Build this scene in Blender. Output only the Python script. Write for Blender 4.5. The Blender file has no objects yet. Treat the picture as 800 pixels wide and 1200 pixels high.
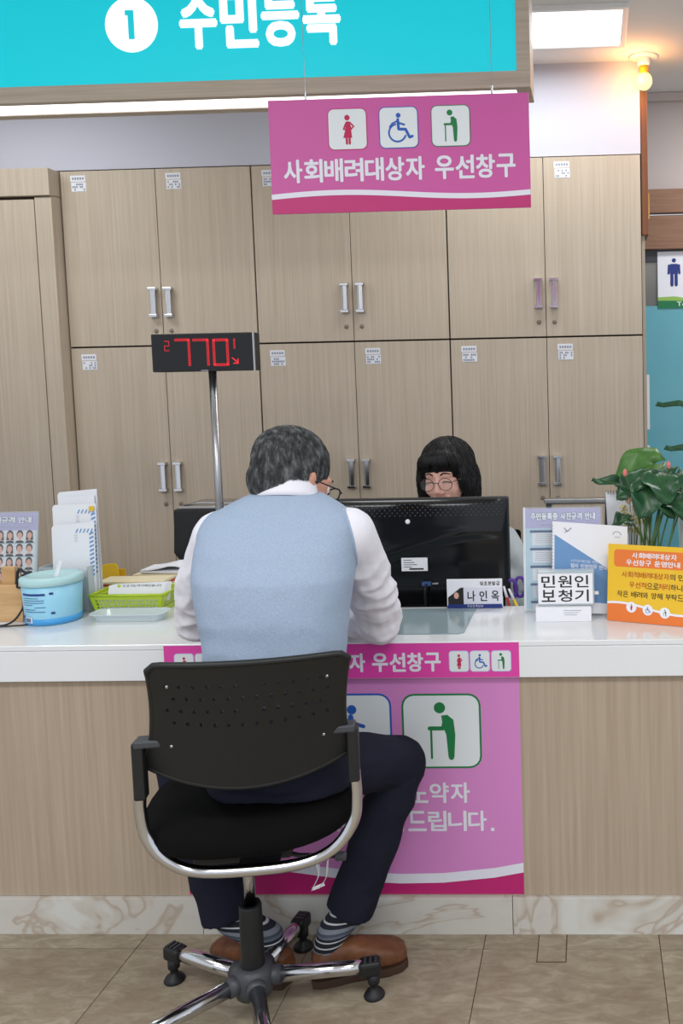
import bpy, bmesh, math, random
from mathutils import Vector, Matrix, noise
random.seed(7)
SC = bpy.context.scene
COL = SC.collection
PI = math.pi
V = Vector

# ------------------------------------------------------------------ camera
IW, IH = 800, 1200
FOC, PCX, PCY = 1050.09, 658.25, 532.44       # focal length and principal point in pixels (the photo is a crop)
PITCH, ROLL, YAW = 0.08065819, -0.02066437, 0.03481973
CAMH = 1.43617
def _axes():
    c, s = math.cos, math.sin
    Ry = Matrix(((c(YAW), s(YAW), 0), (-s(YAW), c(YAW), 0), (0, 0, 1)))
    B = Matrix(((1, 0, 0), (0, 0, -1), (0, 1, 0)))
    Rp = Matrix(((1, 0, 0), (0, c(PITCH), -s(PITCH)), (0, s(PITCH), c(PITCH))))
    Rr = Matrix(((c(ROLL), -s(ROLL), 0), (s(ROLL), c(ROLL), 0), (0, 0, 1)))
    return Rr @ Rp @ B @ Ry
CM = _axes()
cam_d = bpy.data.cameras.new('camera')
cam = bpy.data.objects.new('camera', cam_d); COL.objects.link(cam)
cam_d.sensor_fit = 'AUTO'; cam_d.sensor_width = 36
cam_d.lens = FOC / IH * 36
cam_d.shift_x = -(PCX - IW / 2) / IH
cam_d.shift_y = (PCY - IH / 2) / IH
cam_d.clip_start = 0.02
rx, ry, rz = V(CM[0]), -V(CM[1]), -V(CM[2])
cam.matrix_world = Matrix(((rx.x, ry.x, rz.x, 0), (rx.y, ry.y, rz.y, 0), (rx.z, ry.z, rz.z, CAMH), (0, 0, 0, 1)))
SC.camera = cam
def at(px, py, X=None, Y=None, Z=None):
    r = CM.transposed() @ V(((px - PCX) / FOC, (py - PCY) / FOC, 1))
    if Y is not None: t = Y / r.y
    elif Z is not None: t = (Z - CAMH) / r.z
    else: t = X / r.x
    return r * t + V((0, 0, CAMH))

# ------------------------------------------------------------------ world, lights, exposure
SC.view_settings.view_transform = 'Standard'
SC.view_settings.look = 'None'
SC.view_settings.exposure = 0.36
SC.view_settings.gamma = 1
SC.view_settings.use_curve_mapping = False
wd = bpy.data.worlds.new('world'); SC.world = wd; wd.use_nodes = True
wd.node_tree.nodes['Background'].inputs[0].default_value = (0.86, 0.92, 1.0, 1)
wd.node_tree.nodes['Background'].inputs[1].default_value = 0.72
def area(name, loc, sx, sy, energy, col=(1, 1, 1), rot=(0, 0, 0)):
    l = bpy.data.lights.new(name, 'AREA'); l.shape = 'RECTANGLE'; l.size = sx; l.size_y = sy
    l.energy = energy; l.color = col
    o = bpy.data.objects.new(name, l); o.location = loc; o.rotation_euler = rot; COL.objects.link(o)
    return o
CEIL = 2.78
area('hall_light', (-1.6, 0.3, 2.74), 1.2, 0.6, 26)
area('hall_light', (0.6, 0.3, 2.74), 1.2, 0.6, 26)
area('hall_light', (-1.6, -2.0, 2.74), 1.2, 0.6, 26)
area('hall_light', (0.6, -2.0, 2.74), 1.2, 0.6, 26)
area('office_and_fill_light', (-0.31, 3.51, 2.755), 0.86, 0.3, 5.5, (0.95, 0.98, 1))
area('office_and_fill_light', (-2.4, 3.2, 2.755), 0.86, 0.3, 9, (0.95, 0.98, 1))  # extra lamp without a fixture, added to light the left cupboards
area('corridor_light', (0.9, 3.6, 2.755), 0.6, 0.3, 12, (0.95, 0.98, 1))

# ------------------------------------------------------------------ materials
def lin(c):
    out = []
    for x in c:
        x = x / 255
        out.append(x / 12.92 if x <= 0.04045 else ((x + 0.055) / 1.055) ** 2.4)
    return (*out, 1)
def mat(name, rgb, r=0.5, metal=0, spec=0.5, emit=0, coat=0, bump=None, alpha=1, sheen=0, trans=0, ior=1.45):
    m = bpy.data.materials.new(name); m.use_nodes = True
    n = m.node_tree.nodes; b = n['Principled BSDF']
    b.inputs['Base Color'].default_value = lin(rgb)
    b.inputs['Roughness'].default_value = r; b.inputs['Metallic'].default_value = metal
    b.inputs['Specular IOR Level'].default_value = spec
    b.inputs['Coat Weight'].default_value = coat; b.inputs['Coat Roughness'].default_value = 0.08
    b.inputs['Alpha'].default_value = alpha; b.inputs['Transmission Weight'].default_value = trans
    b.inputs['IOR'].default_value = ior; b.inputs['Sheen Weight'].default_value = sheen
    if emit:
        b.inputs['Emission Color'].default_value = lin(rgb); b.inputs['Emission Strength'].default_value = emit
    if bump:
        sc, st = bump
        tc = n.new('ShaderNodeTexCoord'); no = n.new('ShaderNodeTexNoise'); bp = n.new('ShaderNodeBump')
        no.inputs['Scale'].default_value = sc; no.inputs['Detail'].default_value = 4
        bp.inputs['Strength'].default_value = st; bp.inputs['Distance'].default_value = 0.003
        L = m.node_tree.links.new
        L(tc.outputs['Object'], no.inputs['Vector']); L(no.outputs['Fac'], bp.inputs['Height']); L(bp.outputs['Normal'], b.inputs['Normal'])
    return m
def tex(name, stops, scale=(1, 1, 1), nscale=5, detail=6, rough=0.5, distort=0, spec=0.5, bump=0, rnd=True, coat=0, second=None, interp='LINEAR', wave=None, nrough=0.55):
    """noise (or wave) driven colour ramp in object space, shifted per object"""
    m = mat(name, (128, 128, 128), rough, spec=spec, coat=coat)
    nt = m.node_tree; n = nt.nodes; L = nt.links.new; b = n['Principled BSDF']
    tc = n.new('ShaderNodeTexCoord'); mp = n.new('ShaderNodeMapping'); mp.inputs['Scale'].default_value = scale
    vec = tc.outputs['Object']
    if rnd:
        oi = n.new('ShaderNodeObjectInfo'); mu = n.new('ShaderNodeVectorMath'); mu.operation = 'SCALE'
        cb = n.new('ShaderNodeCombineXYZ')
        for k in range(3): cb.inputs[k].default_value = (3.1, 5.7, 7.3)[k]
        L(cb.outputs[0], mu.inputs[0]); L(oi.outputs['Random'], mu.inputs['Scale'])
        ad = n.new('ShaderNodeVectorMath'); ad.operation = 'ADD'
        L(tc.outputs['Object'], ad.inputs[0]); L(mu.outputs[0], ad.inputs[1]); vec = ad.outputs[0]
    L(vec, mp.inputs['Vector'])
    if wave:
        no = n.new('ShaderNodeTexWave'); no.inputs['Scale'].default_value = nscale
        no.inputs['Distortion'].default_value = wave; no.inputs['Detail'].default_value = detail; no.inputs['Detail Scale'].default_value = 1.5
    else:
        no = n.new('ShaderNodeTexNoise'); no.inputs['Scale'].default_value = nscale
        no.inputs['Detail'].default_value = detail; no.inputs['Distortion'].default_value = distort
        no.inputs['Roughness'].default_value = nrough
    L(mp.outputs[0], no.inputs['Vector'])
    rp = n.new('ShaderNodeValToRGB'); rp.color_ramp.interpolation = interp
    e = rp.color_ramp.elements
    while len(e) < len(stops): e.new(0.5)
    for k, (p, c) in enumerate(stops): e[k].position = p; e[k].color = lin(c)
    L(no.outputs['Fac'], rp.inputs['Fac']); out = rp.outputs['Color']
    if second:
        sc2, ns2, p0, p1, c2, amt = second
        mp2 = n.new('ShaderNodeMapping'); mp2.inputs['Scale'].default_value = sc2; L(vec, mp2.inputs['Vector'])
        n2 = n.new('ShaderNodeTexNoise'); n2.inputs['Scale'].default_value = ns2; n2.inputs['Detail'].default_value = 5
        L(mp2.outputs[0], n2.inputs['Vector'])
        mr = n.new('ShaderNodeMapRange'); mr.inputs['From Min'].default_value = p0; mr.inputs['From Max'].default_value = p1
        mr.inputs['To Max'].default_value = amt; L(n2.outputs['Fac'], mr.inputs['Value'])
        mx = n.new('ShaderNodeMix'); mx.data_type = 'RGBA'; L(mr.outputs[0], mx.inputs['Factor']); L(out, mx.inputs['A'])
        mx.inputs['B'].default_value = lin(c2); out = mx.outputs['Result']
    L(out, b.inputs['Base Color'])
    if bump:
        bp = n.new('ShaderNodeBump'); bp.inputs['Strength'].default_value = bump; bp.inputs['Distance'].default_value = 0.002
        L(no.outputs['Fac'], bp.inputs['Height']); L(bp.outputs['Normal'], b.inputs['Normal'])
    return m
def glassy(name, rgb, alpha=0.15, r=0.05):
    m = bpy.data.materials.new(name); m.use_nodes = True
    nt = m.node_tree; n = nt.nodes; n.clear(); L = nt.links.new
    o = n.new('ShaderNodeOutputMaterial'); t = n.new('ShaderNodeBsdfTransparent'); g = n.new('ShaderNodeBsdfPrincipled')
    g.inputs['Base Color'].default_value = lin(rgb); g.inputs['Roughness'].default_value = r
    fr = n.new('ShaderNodeFresnel'); fr.inputs['IOR'].default_value = 1.3
    ad = n.new('ShaderNodeMath'); ad.operation = 'ADD'; ad.use_clamp = True; ad.inputs[1].default_value = alpha
    mx = n.new('ShaderNodeMixShader')
    L(fr.outputs[0], ad.inputs[0]); L(ad.outputs[0], mx.inputs[0]); L(t.outputs[0], mx.inputs[1]); L(g.outputs[0], mx.inputs[2]); L(mx.outputs[0], o.inputs[0])
    return m

M = {}
M['laminate'] = tex('laminate', [(0.25, (178, 164, 145)), (0.5, (188, 174, 156)), (0.75, (196, 184, 167))], (45, 45, 0.9), 2.2, 8, 0.42, spec=0.35, bump=0.08,
                    second=((160, 160, 2.5), 2.0, 0.5, 0.75, (170, 154, 134), 0.35))
M['laminate_warm'] = tex('laminate_warm', [(0.25, (162, 145, 126)), (0.5, (172, 155, 137)), (0.75, (181, 166, 148))], (45, 45, 0.9), 2.2, 8, 0.45, spec=0.3, bump=0.08,
                         second=((160, 160, 2.5), 2.0, 0.5, 0.75, (160, 138, 118), 0.35))
M['frame_wood'] = tex('frame_wood', [(0.3, (172, 158, 142)), (0.7, (190, 176, 160))], (1.2, 40, 40), 3, 6, 0.5, spec=0.3)
M['brown_wood'] = tex('brown_wood', [(0.3, (128, 92, 70)), (0.7, (148, 112, 88))], (1.5, 30, 30), 3, 5, 0.5)
M['trim_brown'] = tex('trim_brown', [(0.3, (110, 66, 42)), (0.7, (140, 90, 60))], (30, 30, 1.2), 3, 5, 0.45)
M['gap'] = mat('dark_gap', (52, 40, 30), 0.8)
M['wall'] = mat('wall_paint', (194, 196, 208), 0.9, bump=(300, 0.1))
M['wall_corridor'] = mat('corridor_paint', (196, 186, 182), 0.9)
M['ceiling'] = mat('ceiling_paint', (232, 230, 227), 0.95)
M['marble'] = tex('marble', [(0.0, (198, 198, 193)), (0.45, (206, 206, 202)), (0.488, (194, 188, 178)), (0.5, (176, 162, 148)), (0.512, (198, 194, 187)), (1.0, (207, 208, 205))],
                  (1.3, 1.3, 2.0), 1.5, 4, 0.3, distort=1.3, spec=0.4, second=((5, 5, 6), 3, 0.55, 0.8, (176, 172, 165), 0.5))
M['floor'] = tex('floor_vinyl', [(0.3, (134, 122, 103)), (0.5, (153, 142, 122)), (0.72, (176, 167, 147))], (4, 10, 4), 4.0, 9, 0.42, distort=0.8, spec=0.35, nrough=0.68,
                 second=((1.2, 1.2, 1.2), 3.2, 0.5, 0.75, (122, 100, 84), 0.55))
M['floor_gap'] = mat('floor_gap', (88, 72, 54), 0.8)
M['counter'] = mat('counter_stone', (226, 229, 232), 0.16, spec=0.5, coat=0.3)
M['white'] = mat('white_plastic', (232, 232, 232), 0.4)
M['paper'] = mat('paper', (228, 230, 236), 0.8)
M['ink'] = mat('ink_black', (38, 36, 38), 0.7)
M['ink_blue'] = mat('ink_blue', (52, 82, 128), 0.7)
M['ink_grey'] = mat('ink_grey', (150, 155, 170), 0.7)
M['print_white'] = mat('print_white', (236, 236, 242), 0.6)
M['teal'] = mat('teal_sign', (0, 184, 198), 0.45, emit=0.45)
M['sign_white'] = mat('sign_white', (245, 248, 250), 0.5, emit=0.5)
M['lock_grey'] = mat('lock_grey', (128, 118, 106), 0.5)
M['pink'] = mat('pink_print', (196, 82, 156), 0.45)
M['pink_strip'] = mat('pink_strip', (216, 66, 162), 0.4)
M['pink_light'] = mat('pink_light', (207, 132, 195), 0.45)
M['maroon'] = mat('magenta_print', (184, 34, 110), 0.45)
M['lilac_white'] = mat('lilac_white', (222, 222, 234), 0.5)
M['icon_white'] = mat('icon_white', (218, 224, 228), 0.5)
M['icon_red'] = mat('icon_red', (186, 28, 82), 0.6)
M['icon_blue'] = mat('icon_blue', (34, 88, 178), 0.6)
M['icon_green'] = mat('icon_green', (16, 118, 66), 0.6)
M['chrome'] = mat('chrome', (205, 205, 208), 0.16, metal=1)
M['steel'] = mat('brushed_steel', (170, 170, 172), 0.32, metal=1)
M['brass'] = mat('brass', (190, 150, 80), 0.35, metal=1)
M['black_plastic'] = mat('black_plastic', (24, 26, 27), 0.45, bump=(900, 0.15))
M['grey_plastic'] = mat('grey_plastic', (62, 64, 70), 0.45)
M['black_fabric'] = mat('black_fabric', (10, 10, 11), 0.95, bump=(1200, 0.5), spec=0.15)
M['gloss_black'] = mat('gloss_black', (14, 15, 18), 0.12, spec=0.5)
M['matt_black'] = mat('matt_black', (26, 27, 31), 0.5)
M['led'] = mat('led_red', (210, 24, 40), 0.5, emit=0.55)
M['light_panel'] = mat('light_panel', (255, 255, 255), 0.5, emit=1.5)
M['bulb'] = mat('bulb_glow', (255, 196, 96), 0.4, emit=3.2)
M['bulb_collar'] = mat('bulb_collar', (228, 150, 30), 0.4)
M['acrylic'] = glassy('clear_acrylic', (225, 235, 238), 0.14)
M['acrylic_edge'] = glassy('acrylic_edge', (220, 232, 236), 0.55)
M['lens'] = glassy('lens', (220, 225, 230), 0.06)
M['vest'] = tex('vest_knit', [(0.3, (150, 167, 190)), (0.7, (162, 178, 200))], (1, 1, 1), 260, 3, 0.95, spec=0.1, bump=0.35, rnd=False)
M['shirt'] = mat('white_shirt', (228, 227, 236), 0.85, bump=(500, 0.1), spec=0.2)
M['trousers'] = mat('navy_trousers', (30, 32, 45), 0.9, bump=(700, 0.2), spec=0.15)
M['skin'] = mat('skin', (206, 150, 128), 0.5, spec=0.35, bump=(250, 0.1))
M['skin_f'] = mat('skin_woman', (226, 176, 160), 0.5, spec=0.3)
M['lip'] = mat('lip', (190, 92, 92), 0.45)
M['teeth'] = mat('teeth', (235, 228, 215), 0.4)
M['eye_white'] = mat('eye_white', (225, 220, 216), 0.3)
M['iris'] = mat('iris', (40, 26, 20), 0.3)
M['hair_grey'] = tex('hair_grey', [(0.3, (44, 45, 47)), (0.5, (70, 72, 74)), (0.72, (126, 128, 130))], (1, 1, .5), 75, 3, 0.5, spec=0.35, rnd=False)
M['hair_black'] = tex('hair_black', [(0.35, (10, 10, 12)), (0.75, (30, 28, 31))], (1, 1, 1), 120, 4, 0.55, spec=0.35, rnd=False)
M['leather'] = tex('leather', [(0.3, (86, 52, 32)), (0.7, (122, 78, 50))], (1, 1, 1), 22, 5, 0.5, spec=0.4, bump=0.2, rnd=False)
M['sole'] = mat('sole', (64, 44, 32), 0.7)
M['cardigan'] = mat('cardigan', (168, 176, 180), 0.95, bump=(500, 0.4))
M['wood_light'] = tex('wood_light', [(0.3, (190, 148, 100)), (0.7, (216, 178, 130))], (2, 20, 20), 3, 5, 0.5)
M['tub'] = mat('tub_blue', (150, 208, 232), 0.35, spec=0.5)
M['tub_deep'] = mat('tub_deep', (70, 160, 222), 0.35)
M['tub_lid'] = mat('tub_lid', (176, 214, 218), 0.35)
M['lime'] = mat('lime_plastic', (176, 200, 48), 0.4)
M['yellow'] = mat('yellow_plastic', (224, 184, 40), 0.5)
M['yellow_sign'] = mat('yellow_sign', (236, 190, 44), 0.5)
M['orange'] = mat('orange_sign', (232, 122, 52), 0.5)
M['cream'] = mat('cream_paper', (222, 210, 176), 0.8)
M['kraft'] = mat('kraft_paper', (190, 172, 138), 0.8)
M['red_ink'] = mat('red_ink', (190, 60, 44), 0.7)
M['brown_ink'] = mat('brown_ink', (178, 70, 34), 0.7)
M['lilac'] = mat('lilac_print', (182, 172, 218), 0.5)
M['sky_print'] = mat('sky_print', (186, 212, 228), 0.5)
M['blue_print'] = mat('blue_print', (108, 150, 198), 0.5)
M['pad'] = mat('desk_pad', (142, 160, 166), 0.12, spec=0.6)
M['leaf'] = tex('leaf', [(0.3, (28, 66, 42)), (0.7, (48, 94, 58))], (1, 1, 1), 30, 3, 0.32, spec=0.5)
M['leaf_light'] = tex('leaf_light', [(0.3, (62, 106, 44)), (0.7, (82, 128, 56))], (1, 1, 1), 30, 3, 0.35, spec=0.5)
M['stem'] = mat('stem', (70, 100, 56), 0.5)
M['bud'] = mat('bud', (216, 120, 112), 0.5)
M['flower_cream'] = mat('flower_cream', (222, 210, 160), 0.8)
M['flower_peach'] = mat('flower_peach', (232, 186, 160), 0.8)
M['purple'] = mat('purple_plastic', (104, 66, 170), 0.4)
M['pot'] = mat('pot_grey', (190, 194, 196), 0.4)
M['teal_film'] = tex('teal_film', [(0.3, (96, 166, 180)), (0.7, (112, 178, 190))], (1, 1, 0.4), 3, 3, 0.4)
M['dark_glass'] = mat('door_glass', (104, 102, 96), 0.15)
M['sign_green'] = mat('sign_green', (24, 118, 70), 0.5)
M['sign_lime'] = mat('sign_lime', (150, 190, 90), 0.5)
M['sign_navy'] = mat('sign_navy', (36, 54, 128), 0.5)
def striped(name, cols, period):
    m = mat(name, (80, 80, 80), 0.9, bump=(900, 0.3)); nt = m.node_tree; n = nt.nodes; L = nt.links.new
    tc = n.new('ShaderNodeTexCoord'); sp = n.new('ShaderNodeSeparateXYZ'); mu = n.new('ShaderNodeMath'); mu.operation = 'MULTIPLY'; mu.inputs[1].default_value = 1 / period
    fr = n.new('ShaderNodeMath'); fr.operation = 'FRACT'; rp = n.new('ShaderNodeValToRGB'); rp.color_ramp.interpolation = 'CONSTANT'
    e = rp.color_ramp.elements
    while len(e) < len(cols): e.new(0.5)
    for k, (p, c) in enumerate(cols): e[k].position = p; e[k].color = lin(c)
    L(tc.outputs['Object'], sp.inputs[0]); L(sp.outputs['Z'], mu.inputs[0]); L(mu.outputs[0], fr.inputs[0]); L(fr.outputs[0], rp.inputs[0]); L(rp.outputs['Color'], n['Principled BSDF'].inputs['Base Color'])
    return m
M['sock'] = striped('sock', [(0, (70, 78, 92)), (0.12, (120, 126, 136)), (0.3, (30, 32, 44)), (0.46, (190, 194, 198)), (0.52, (26, 28, 38)), (0.72, (196, 198, 202)), (0.78, (30, 32, 44)), (0.9, (96, 104, 116))], 0.055)

# ------------------------------------------------------------------ mesh helpers
def rot_to(d):
    return V((0, 0, 1)).rotation_difference(V(d).normalized()).to_matrix()
def catmull(pts, n=8):
    pts = [V(p) for p in pts]; out = []
    P = [pts[0] * 2 - pts[1]] + pts + [pts[-1] * 2 - pts[-2]]
    for i in range(1, len(P) - 2):
        for k in range(n):
            t = k / n
            out.append(0.5 * ((2 * P[i]) + (P[i + 1] - P[i - 1]) * t + (2 * P[i - 1] - 5 * P[i] + 4 * P[i + 1] - P[i + 2]) * t * t + (3 * P[i] - P[i - 1] - 3 * P[i + 1] + P[i + 2]) * t ** 3))
    out.append(pts[-1]); return out
class MB:
    def __init__(s): s.v = []; s.f = []
    def add(s, vs, fs):
        b = len(s.v); s.v += [V(p) for p in vs]; s.f += [tuple(i + b for i in f) for f in fs]; return s
    def box(s, a, b, R=None, c=None):
        x0, y0, z0 = a; x1, y1, z1 = b
        vs = [V((x, y, z)) for z in (z0, z1) for x, y in ((x0, y0), (x1, y0), (x1, y1), (x0, y1))]
        if R is not None:
            vs = [R @ p + V(c) for p in vs]
        return s.add(vs, [(3, 2, 1, 0), (4, 5, 6, 7), (0, 1, 5, 4), (1, 2, 6, 5), (2, 3, 7, 6), (3, 0, 4, 7)])
    def cbox(s, c, size, R=None):
        h = V(size) / 2
        return s.box(-h, h, R or Matrix.Identity(3), c)
    def prism(s, poly, O, U, D, N, t):
        """polygon in the (U, D) plane, thickness t along -N"""
        O, U, D, N = V(O), V(U), V(D), V(N); n = len(poly)
        f = [O + U * x + D * y for x, y in poly]; bk = [p - N * t for p in f]
        # front must face N
        a = sum((poly[i][0] * poly[(i + 1) % n][1] - poly[(i + 1) % n][0] * poly[i][1]) for i in range(n))
        flip = (U.cross(D).dot(N) * a) < 0
        fr = tuple(range(n)); 
        fs = [fr[::-1] if flip else fr, tuple(range(n, 2 * n)) if flip else tuple(range(n, 2 * n))[::-1]]
        for i in range(n):
            j = (i + 1) % n
            q = (i, i + n, j + n, j)
            fs.append(q[::-1] if flip else q)
        return s.add(f + bk, fs)
    def tube(s, path, r, n=10, closed=False, smooth_path=0, flat=None):
        if smooth_path: path = catmull(path, smooth_path)
        path = [V(p) for p in path]; m = len(path); rings = []
        up = None
        for i, p in enumerate(path):
            if closed: d = path[(i + 1) % m] - path[i - 1]
            else: d = path[min(i + 1, m - 1)] - path[max(i - 1, 0)]
            d.normalize()
            if up is None:
                up = V((0, 0, 1)) if abs(d.z) < 0.9 else V((0, 1, 0))
            u = (up - d * up.dot(d)).normalized(); w = d.cross(u); up = u
            rr = r(i / max(m - 1, 1)) if callable(r) else r
            a, b = (rr, rr) if flat is None else (rr, rr * flat)
            rings.append([p + u * math.cos(2 * PI * k / n) * a + w * math.sin(2 * PI * k / n) * b for k in range(n)])
        vs = [q for R_ in rings for q in R_]; fs = []
        for i in range(m if closed else m - 1):
            for k in range(n):
                j = (i + 1) % m
                fs.append((i * n + k, i * n + (k + 1) % n, j * n + (k + 1) % n, j * n + k))
        if not closed: fs += [tuple(range(n))[::-1], tuple(range((m - 1) * n, m * n))]
        return s.add(vs, fs)
    def lathe(s, prof, c, n=32, R=None, sx=1, sy=1):
        c = V(c); vs = []; m = len(prof)
        for r, z in prof:
            for k in range(n):
                p = V((r * sx * math.cos(2 * PI * k / n), r * sy * math.sin(2 * PI * k / n), z))
                vs.append((R @ p if R is not None else p) + c)
        fs = [(i * n + k, i * n + (k + 1) % n, (i + 1) * n + (k + 1) % n, (i + 1) * n + k) for i in range(m - 1) for k in range(n)]
        if prof[0][0] > 1e-6: fs.append(tuple(range(n))[::-1])
        if prof[-1][0] > 1e-6: fs.append(tuple(range((m - 1) * n, m * n)))
        return s.add(vs, fs)
    def ell(s, c, r, R=None, n=16, m=10):
        if isinstance(r, (int, float)): r = (r, r, r)
        vs = []; fs = []
        for i in range(m + 1):
            th = PI * i / m
            for k in range(n):
                ph = 2 * PI * k / n
                p = V((r[0] * math.sin(th) * math.cos(ph), r[1] * math.sin(th) * math.sin(ph), r[2] * -math.cos(th)))
                vs.append((R @ p if R is not None else p) + V(c))
        for i in range(m):
            for k in range(n):
                fs.append((i * n + k, i * n + (k + 1) % n, (i + 1) * n + (k + 1) % n, (i + 1) * n + k))
        return s.add(vs, fs)
    def cap(s, a, b, r0, r1, n=14):
        a, b = V(a), V(b); L = (b - a).length; R = rot_to(b - a) if L > 1e-6 else Matrix.Identity(3)
        prof = [(r0 * math.cos(t), r0 * math.sin(t)) for t in [(-PI / 2 + 0.001) + k * PI / 2 / 5 for k in range(5)]] + [(r0, 0)]
        prof += [(r1, L)] + [(r1 * math.cos(t), L + r1 * math.sin(t)) for t in [k * PI / 2 / 5 for k in range(1, 6)]]
        prof[0] = (1e-4, -r0); prof[-1] = (1e-4, L + r1)
        return s.lathe(prof, a, n, R)
    def loft(s, secs, n=28, p=2.0):
        """secs: (centre, ux, uy, rx, ry) rings, flat ends"""
        vs = []; m = len(secs)
        for c, ux, uy, rx_, ry_ in secs:
            for k in range(n):
                t = 2 * PI * k / n; cc, ss = math.cos(t), math.sin(t)
                x = math.copysign(abs(cc) ** (2 / p), cc); y = math.copysign(abs(ss) ** (2 / p), ss)
                vs.append(V(c) + V(ux) * x * rx_ + V(uy) * y * ry_)
        fs = [(i * n + k, i * n + (k + 1) % n, (i + 1) * n + (k + 1) % n, (i + 1) * n + k) for i in range(m - 1) for k in range(n)]
        fs += [tuple(range(n))[::-1], tuple(range((m - 1) * n, m * n))]
        return s.add(vs, fs)
    def xform(s, T):
        s.v = [T @ p for p in s.v]; return s
    def build(s, name, m, parent=None, smooth=False, bevel=0, label=None, kind=None, solid=0, seg=2):
        off = V((0, 0, 0)); q = parent
        while q is not None: off += q.location; q = q.parent
        me = bpy.data.meshes.new(name)
        me.from_pydata([tuple(p - off) for p in s.v], [], s.f); me.update()
        o = bpy.data.objects.new(name, me); COL.objects.link(o)
        if parent is not None: o.parent = parent
        me.materials.append(M[m] if isinstance(m, str) else m)
        if smooth: me.polygons.foreach_set('use_smooth', [True] * len(me.polygons))
        if solid:
            md = o.modifiers.new('solid', 'SOLIDIFY'); md.thickness = solid; md.offset = 0
        if bevel:
            md = o.modifiers.new('bevel', 'BEVEL'); md.width = bevel; md.segments = seg; md.limit_method = 'ANGLE'; md.angle_limit = 0.7
        if label: o['label'] = label
        if kind: o['kind'] = kind
        return o
def thing(name, label, cat, loc=(0, 0, 0), group=None):
    o = bpy.data.objects.new(name, None); COL.objects.link(o); o.location = loc; o.empty_display_size = 0.1
    o['label'] = label; o['category'] = cat
    if group: o['group'] = group
    return o
def tag(o, label, cat, group=None):
    o['label'] = label; o['category'] = cat
    if group: o['group'] = group
    return o
def smooth_by_angle(o, ang=40):
    me = o.data
    me.polygons.foreach_set('use_smooth', [True] * len(me.polygons))
    bm = bmesh.new(); bm.from_mesh(me)
    for e in bm.edges:
        if len(e.link_faces) == 2 and e.calc_face_angle(0) > math.radians(ang): e.smooth = False
    bm.to_mesh(me); bm.free()
def blob(mb, name, m, parent, voxel=0.005, it=6, fn=None, cut=None, label=None, fac=0.6):
    """one continuous skin over overlapping closed shapes"""
    me = bpy.data.meshes.new('tmp'); me.from_pydata([tuple(p) for p in mb.v], [], mb.f); me.update()
    o = bpy.data.objects.new('tmp', me); COL.objects.link(o)
    r = o.modifiers.new('r', 'REMESH'); r.mode = 'VOXEL'; r.voxel_size = voxel
    if it:
        s_ = o.modifiers.new('s', 'SMOOTH'); s_.factor = fac; s_.iterations = it
    dg = bpy.context.evaluated_depsgraph_get(); dg.update()
    m2 = bpy.data.meshes.new_from_object(o.evaluated_get(dg))
    bpy.data.objects.remove(o); bpy.data.meshes.remove(me)
    off = V((0, 0, 0)); q = parent
    while q is not None: off += q.location; q = q.parent
    if fn or cut:
        bm = bmesh.new(); bm.from_mesh(m2); bm.normal_update()
        if fn:
            new = [(v, fn(v.co.copy(), v.normal.copy())) for v in bm.verts]
            for v, p in new: v.co = p
        if cut:
            bmesh.ops.delete(bm, geom=[v for v in bm.verts if cut(v.co)], context='VERTS')
        bm.to_mesh(m2); bm.free()
    m2.transform(Matrix.Translation(-off)); m2.name = name
    m2.materials.clear(); m2.materials.append(M[m]); m2.polygons.foreach_set('use_smooth', [True] * len(m2.polygons))
    ob = bpy.data.objects.new(name, m2); COL.objects.link(ob); ob.parent = parent
    if label: ob['label'] = label
    return ob
def copy_tree(o, parent=None):
    c = o.copy(); COL.objects.link(c)
    if parent is not None: c.parent = parent
    for ch in list(o.children): copy_tree(ch, c)
    return c

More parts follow.
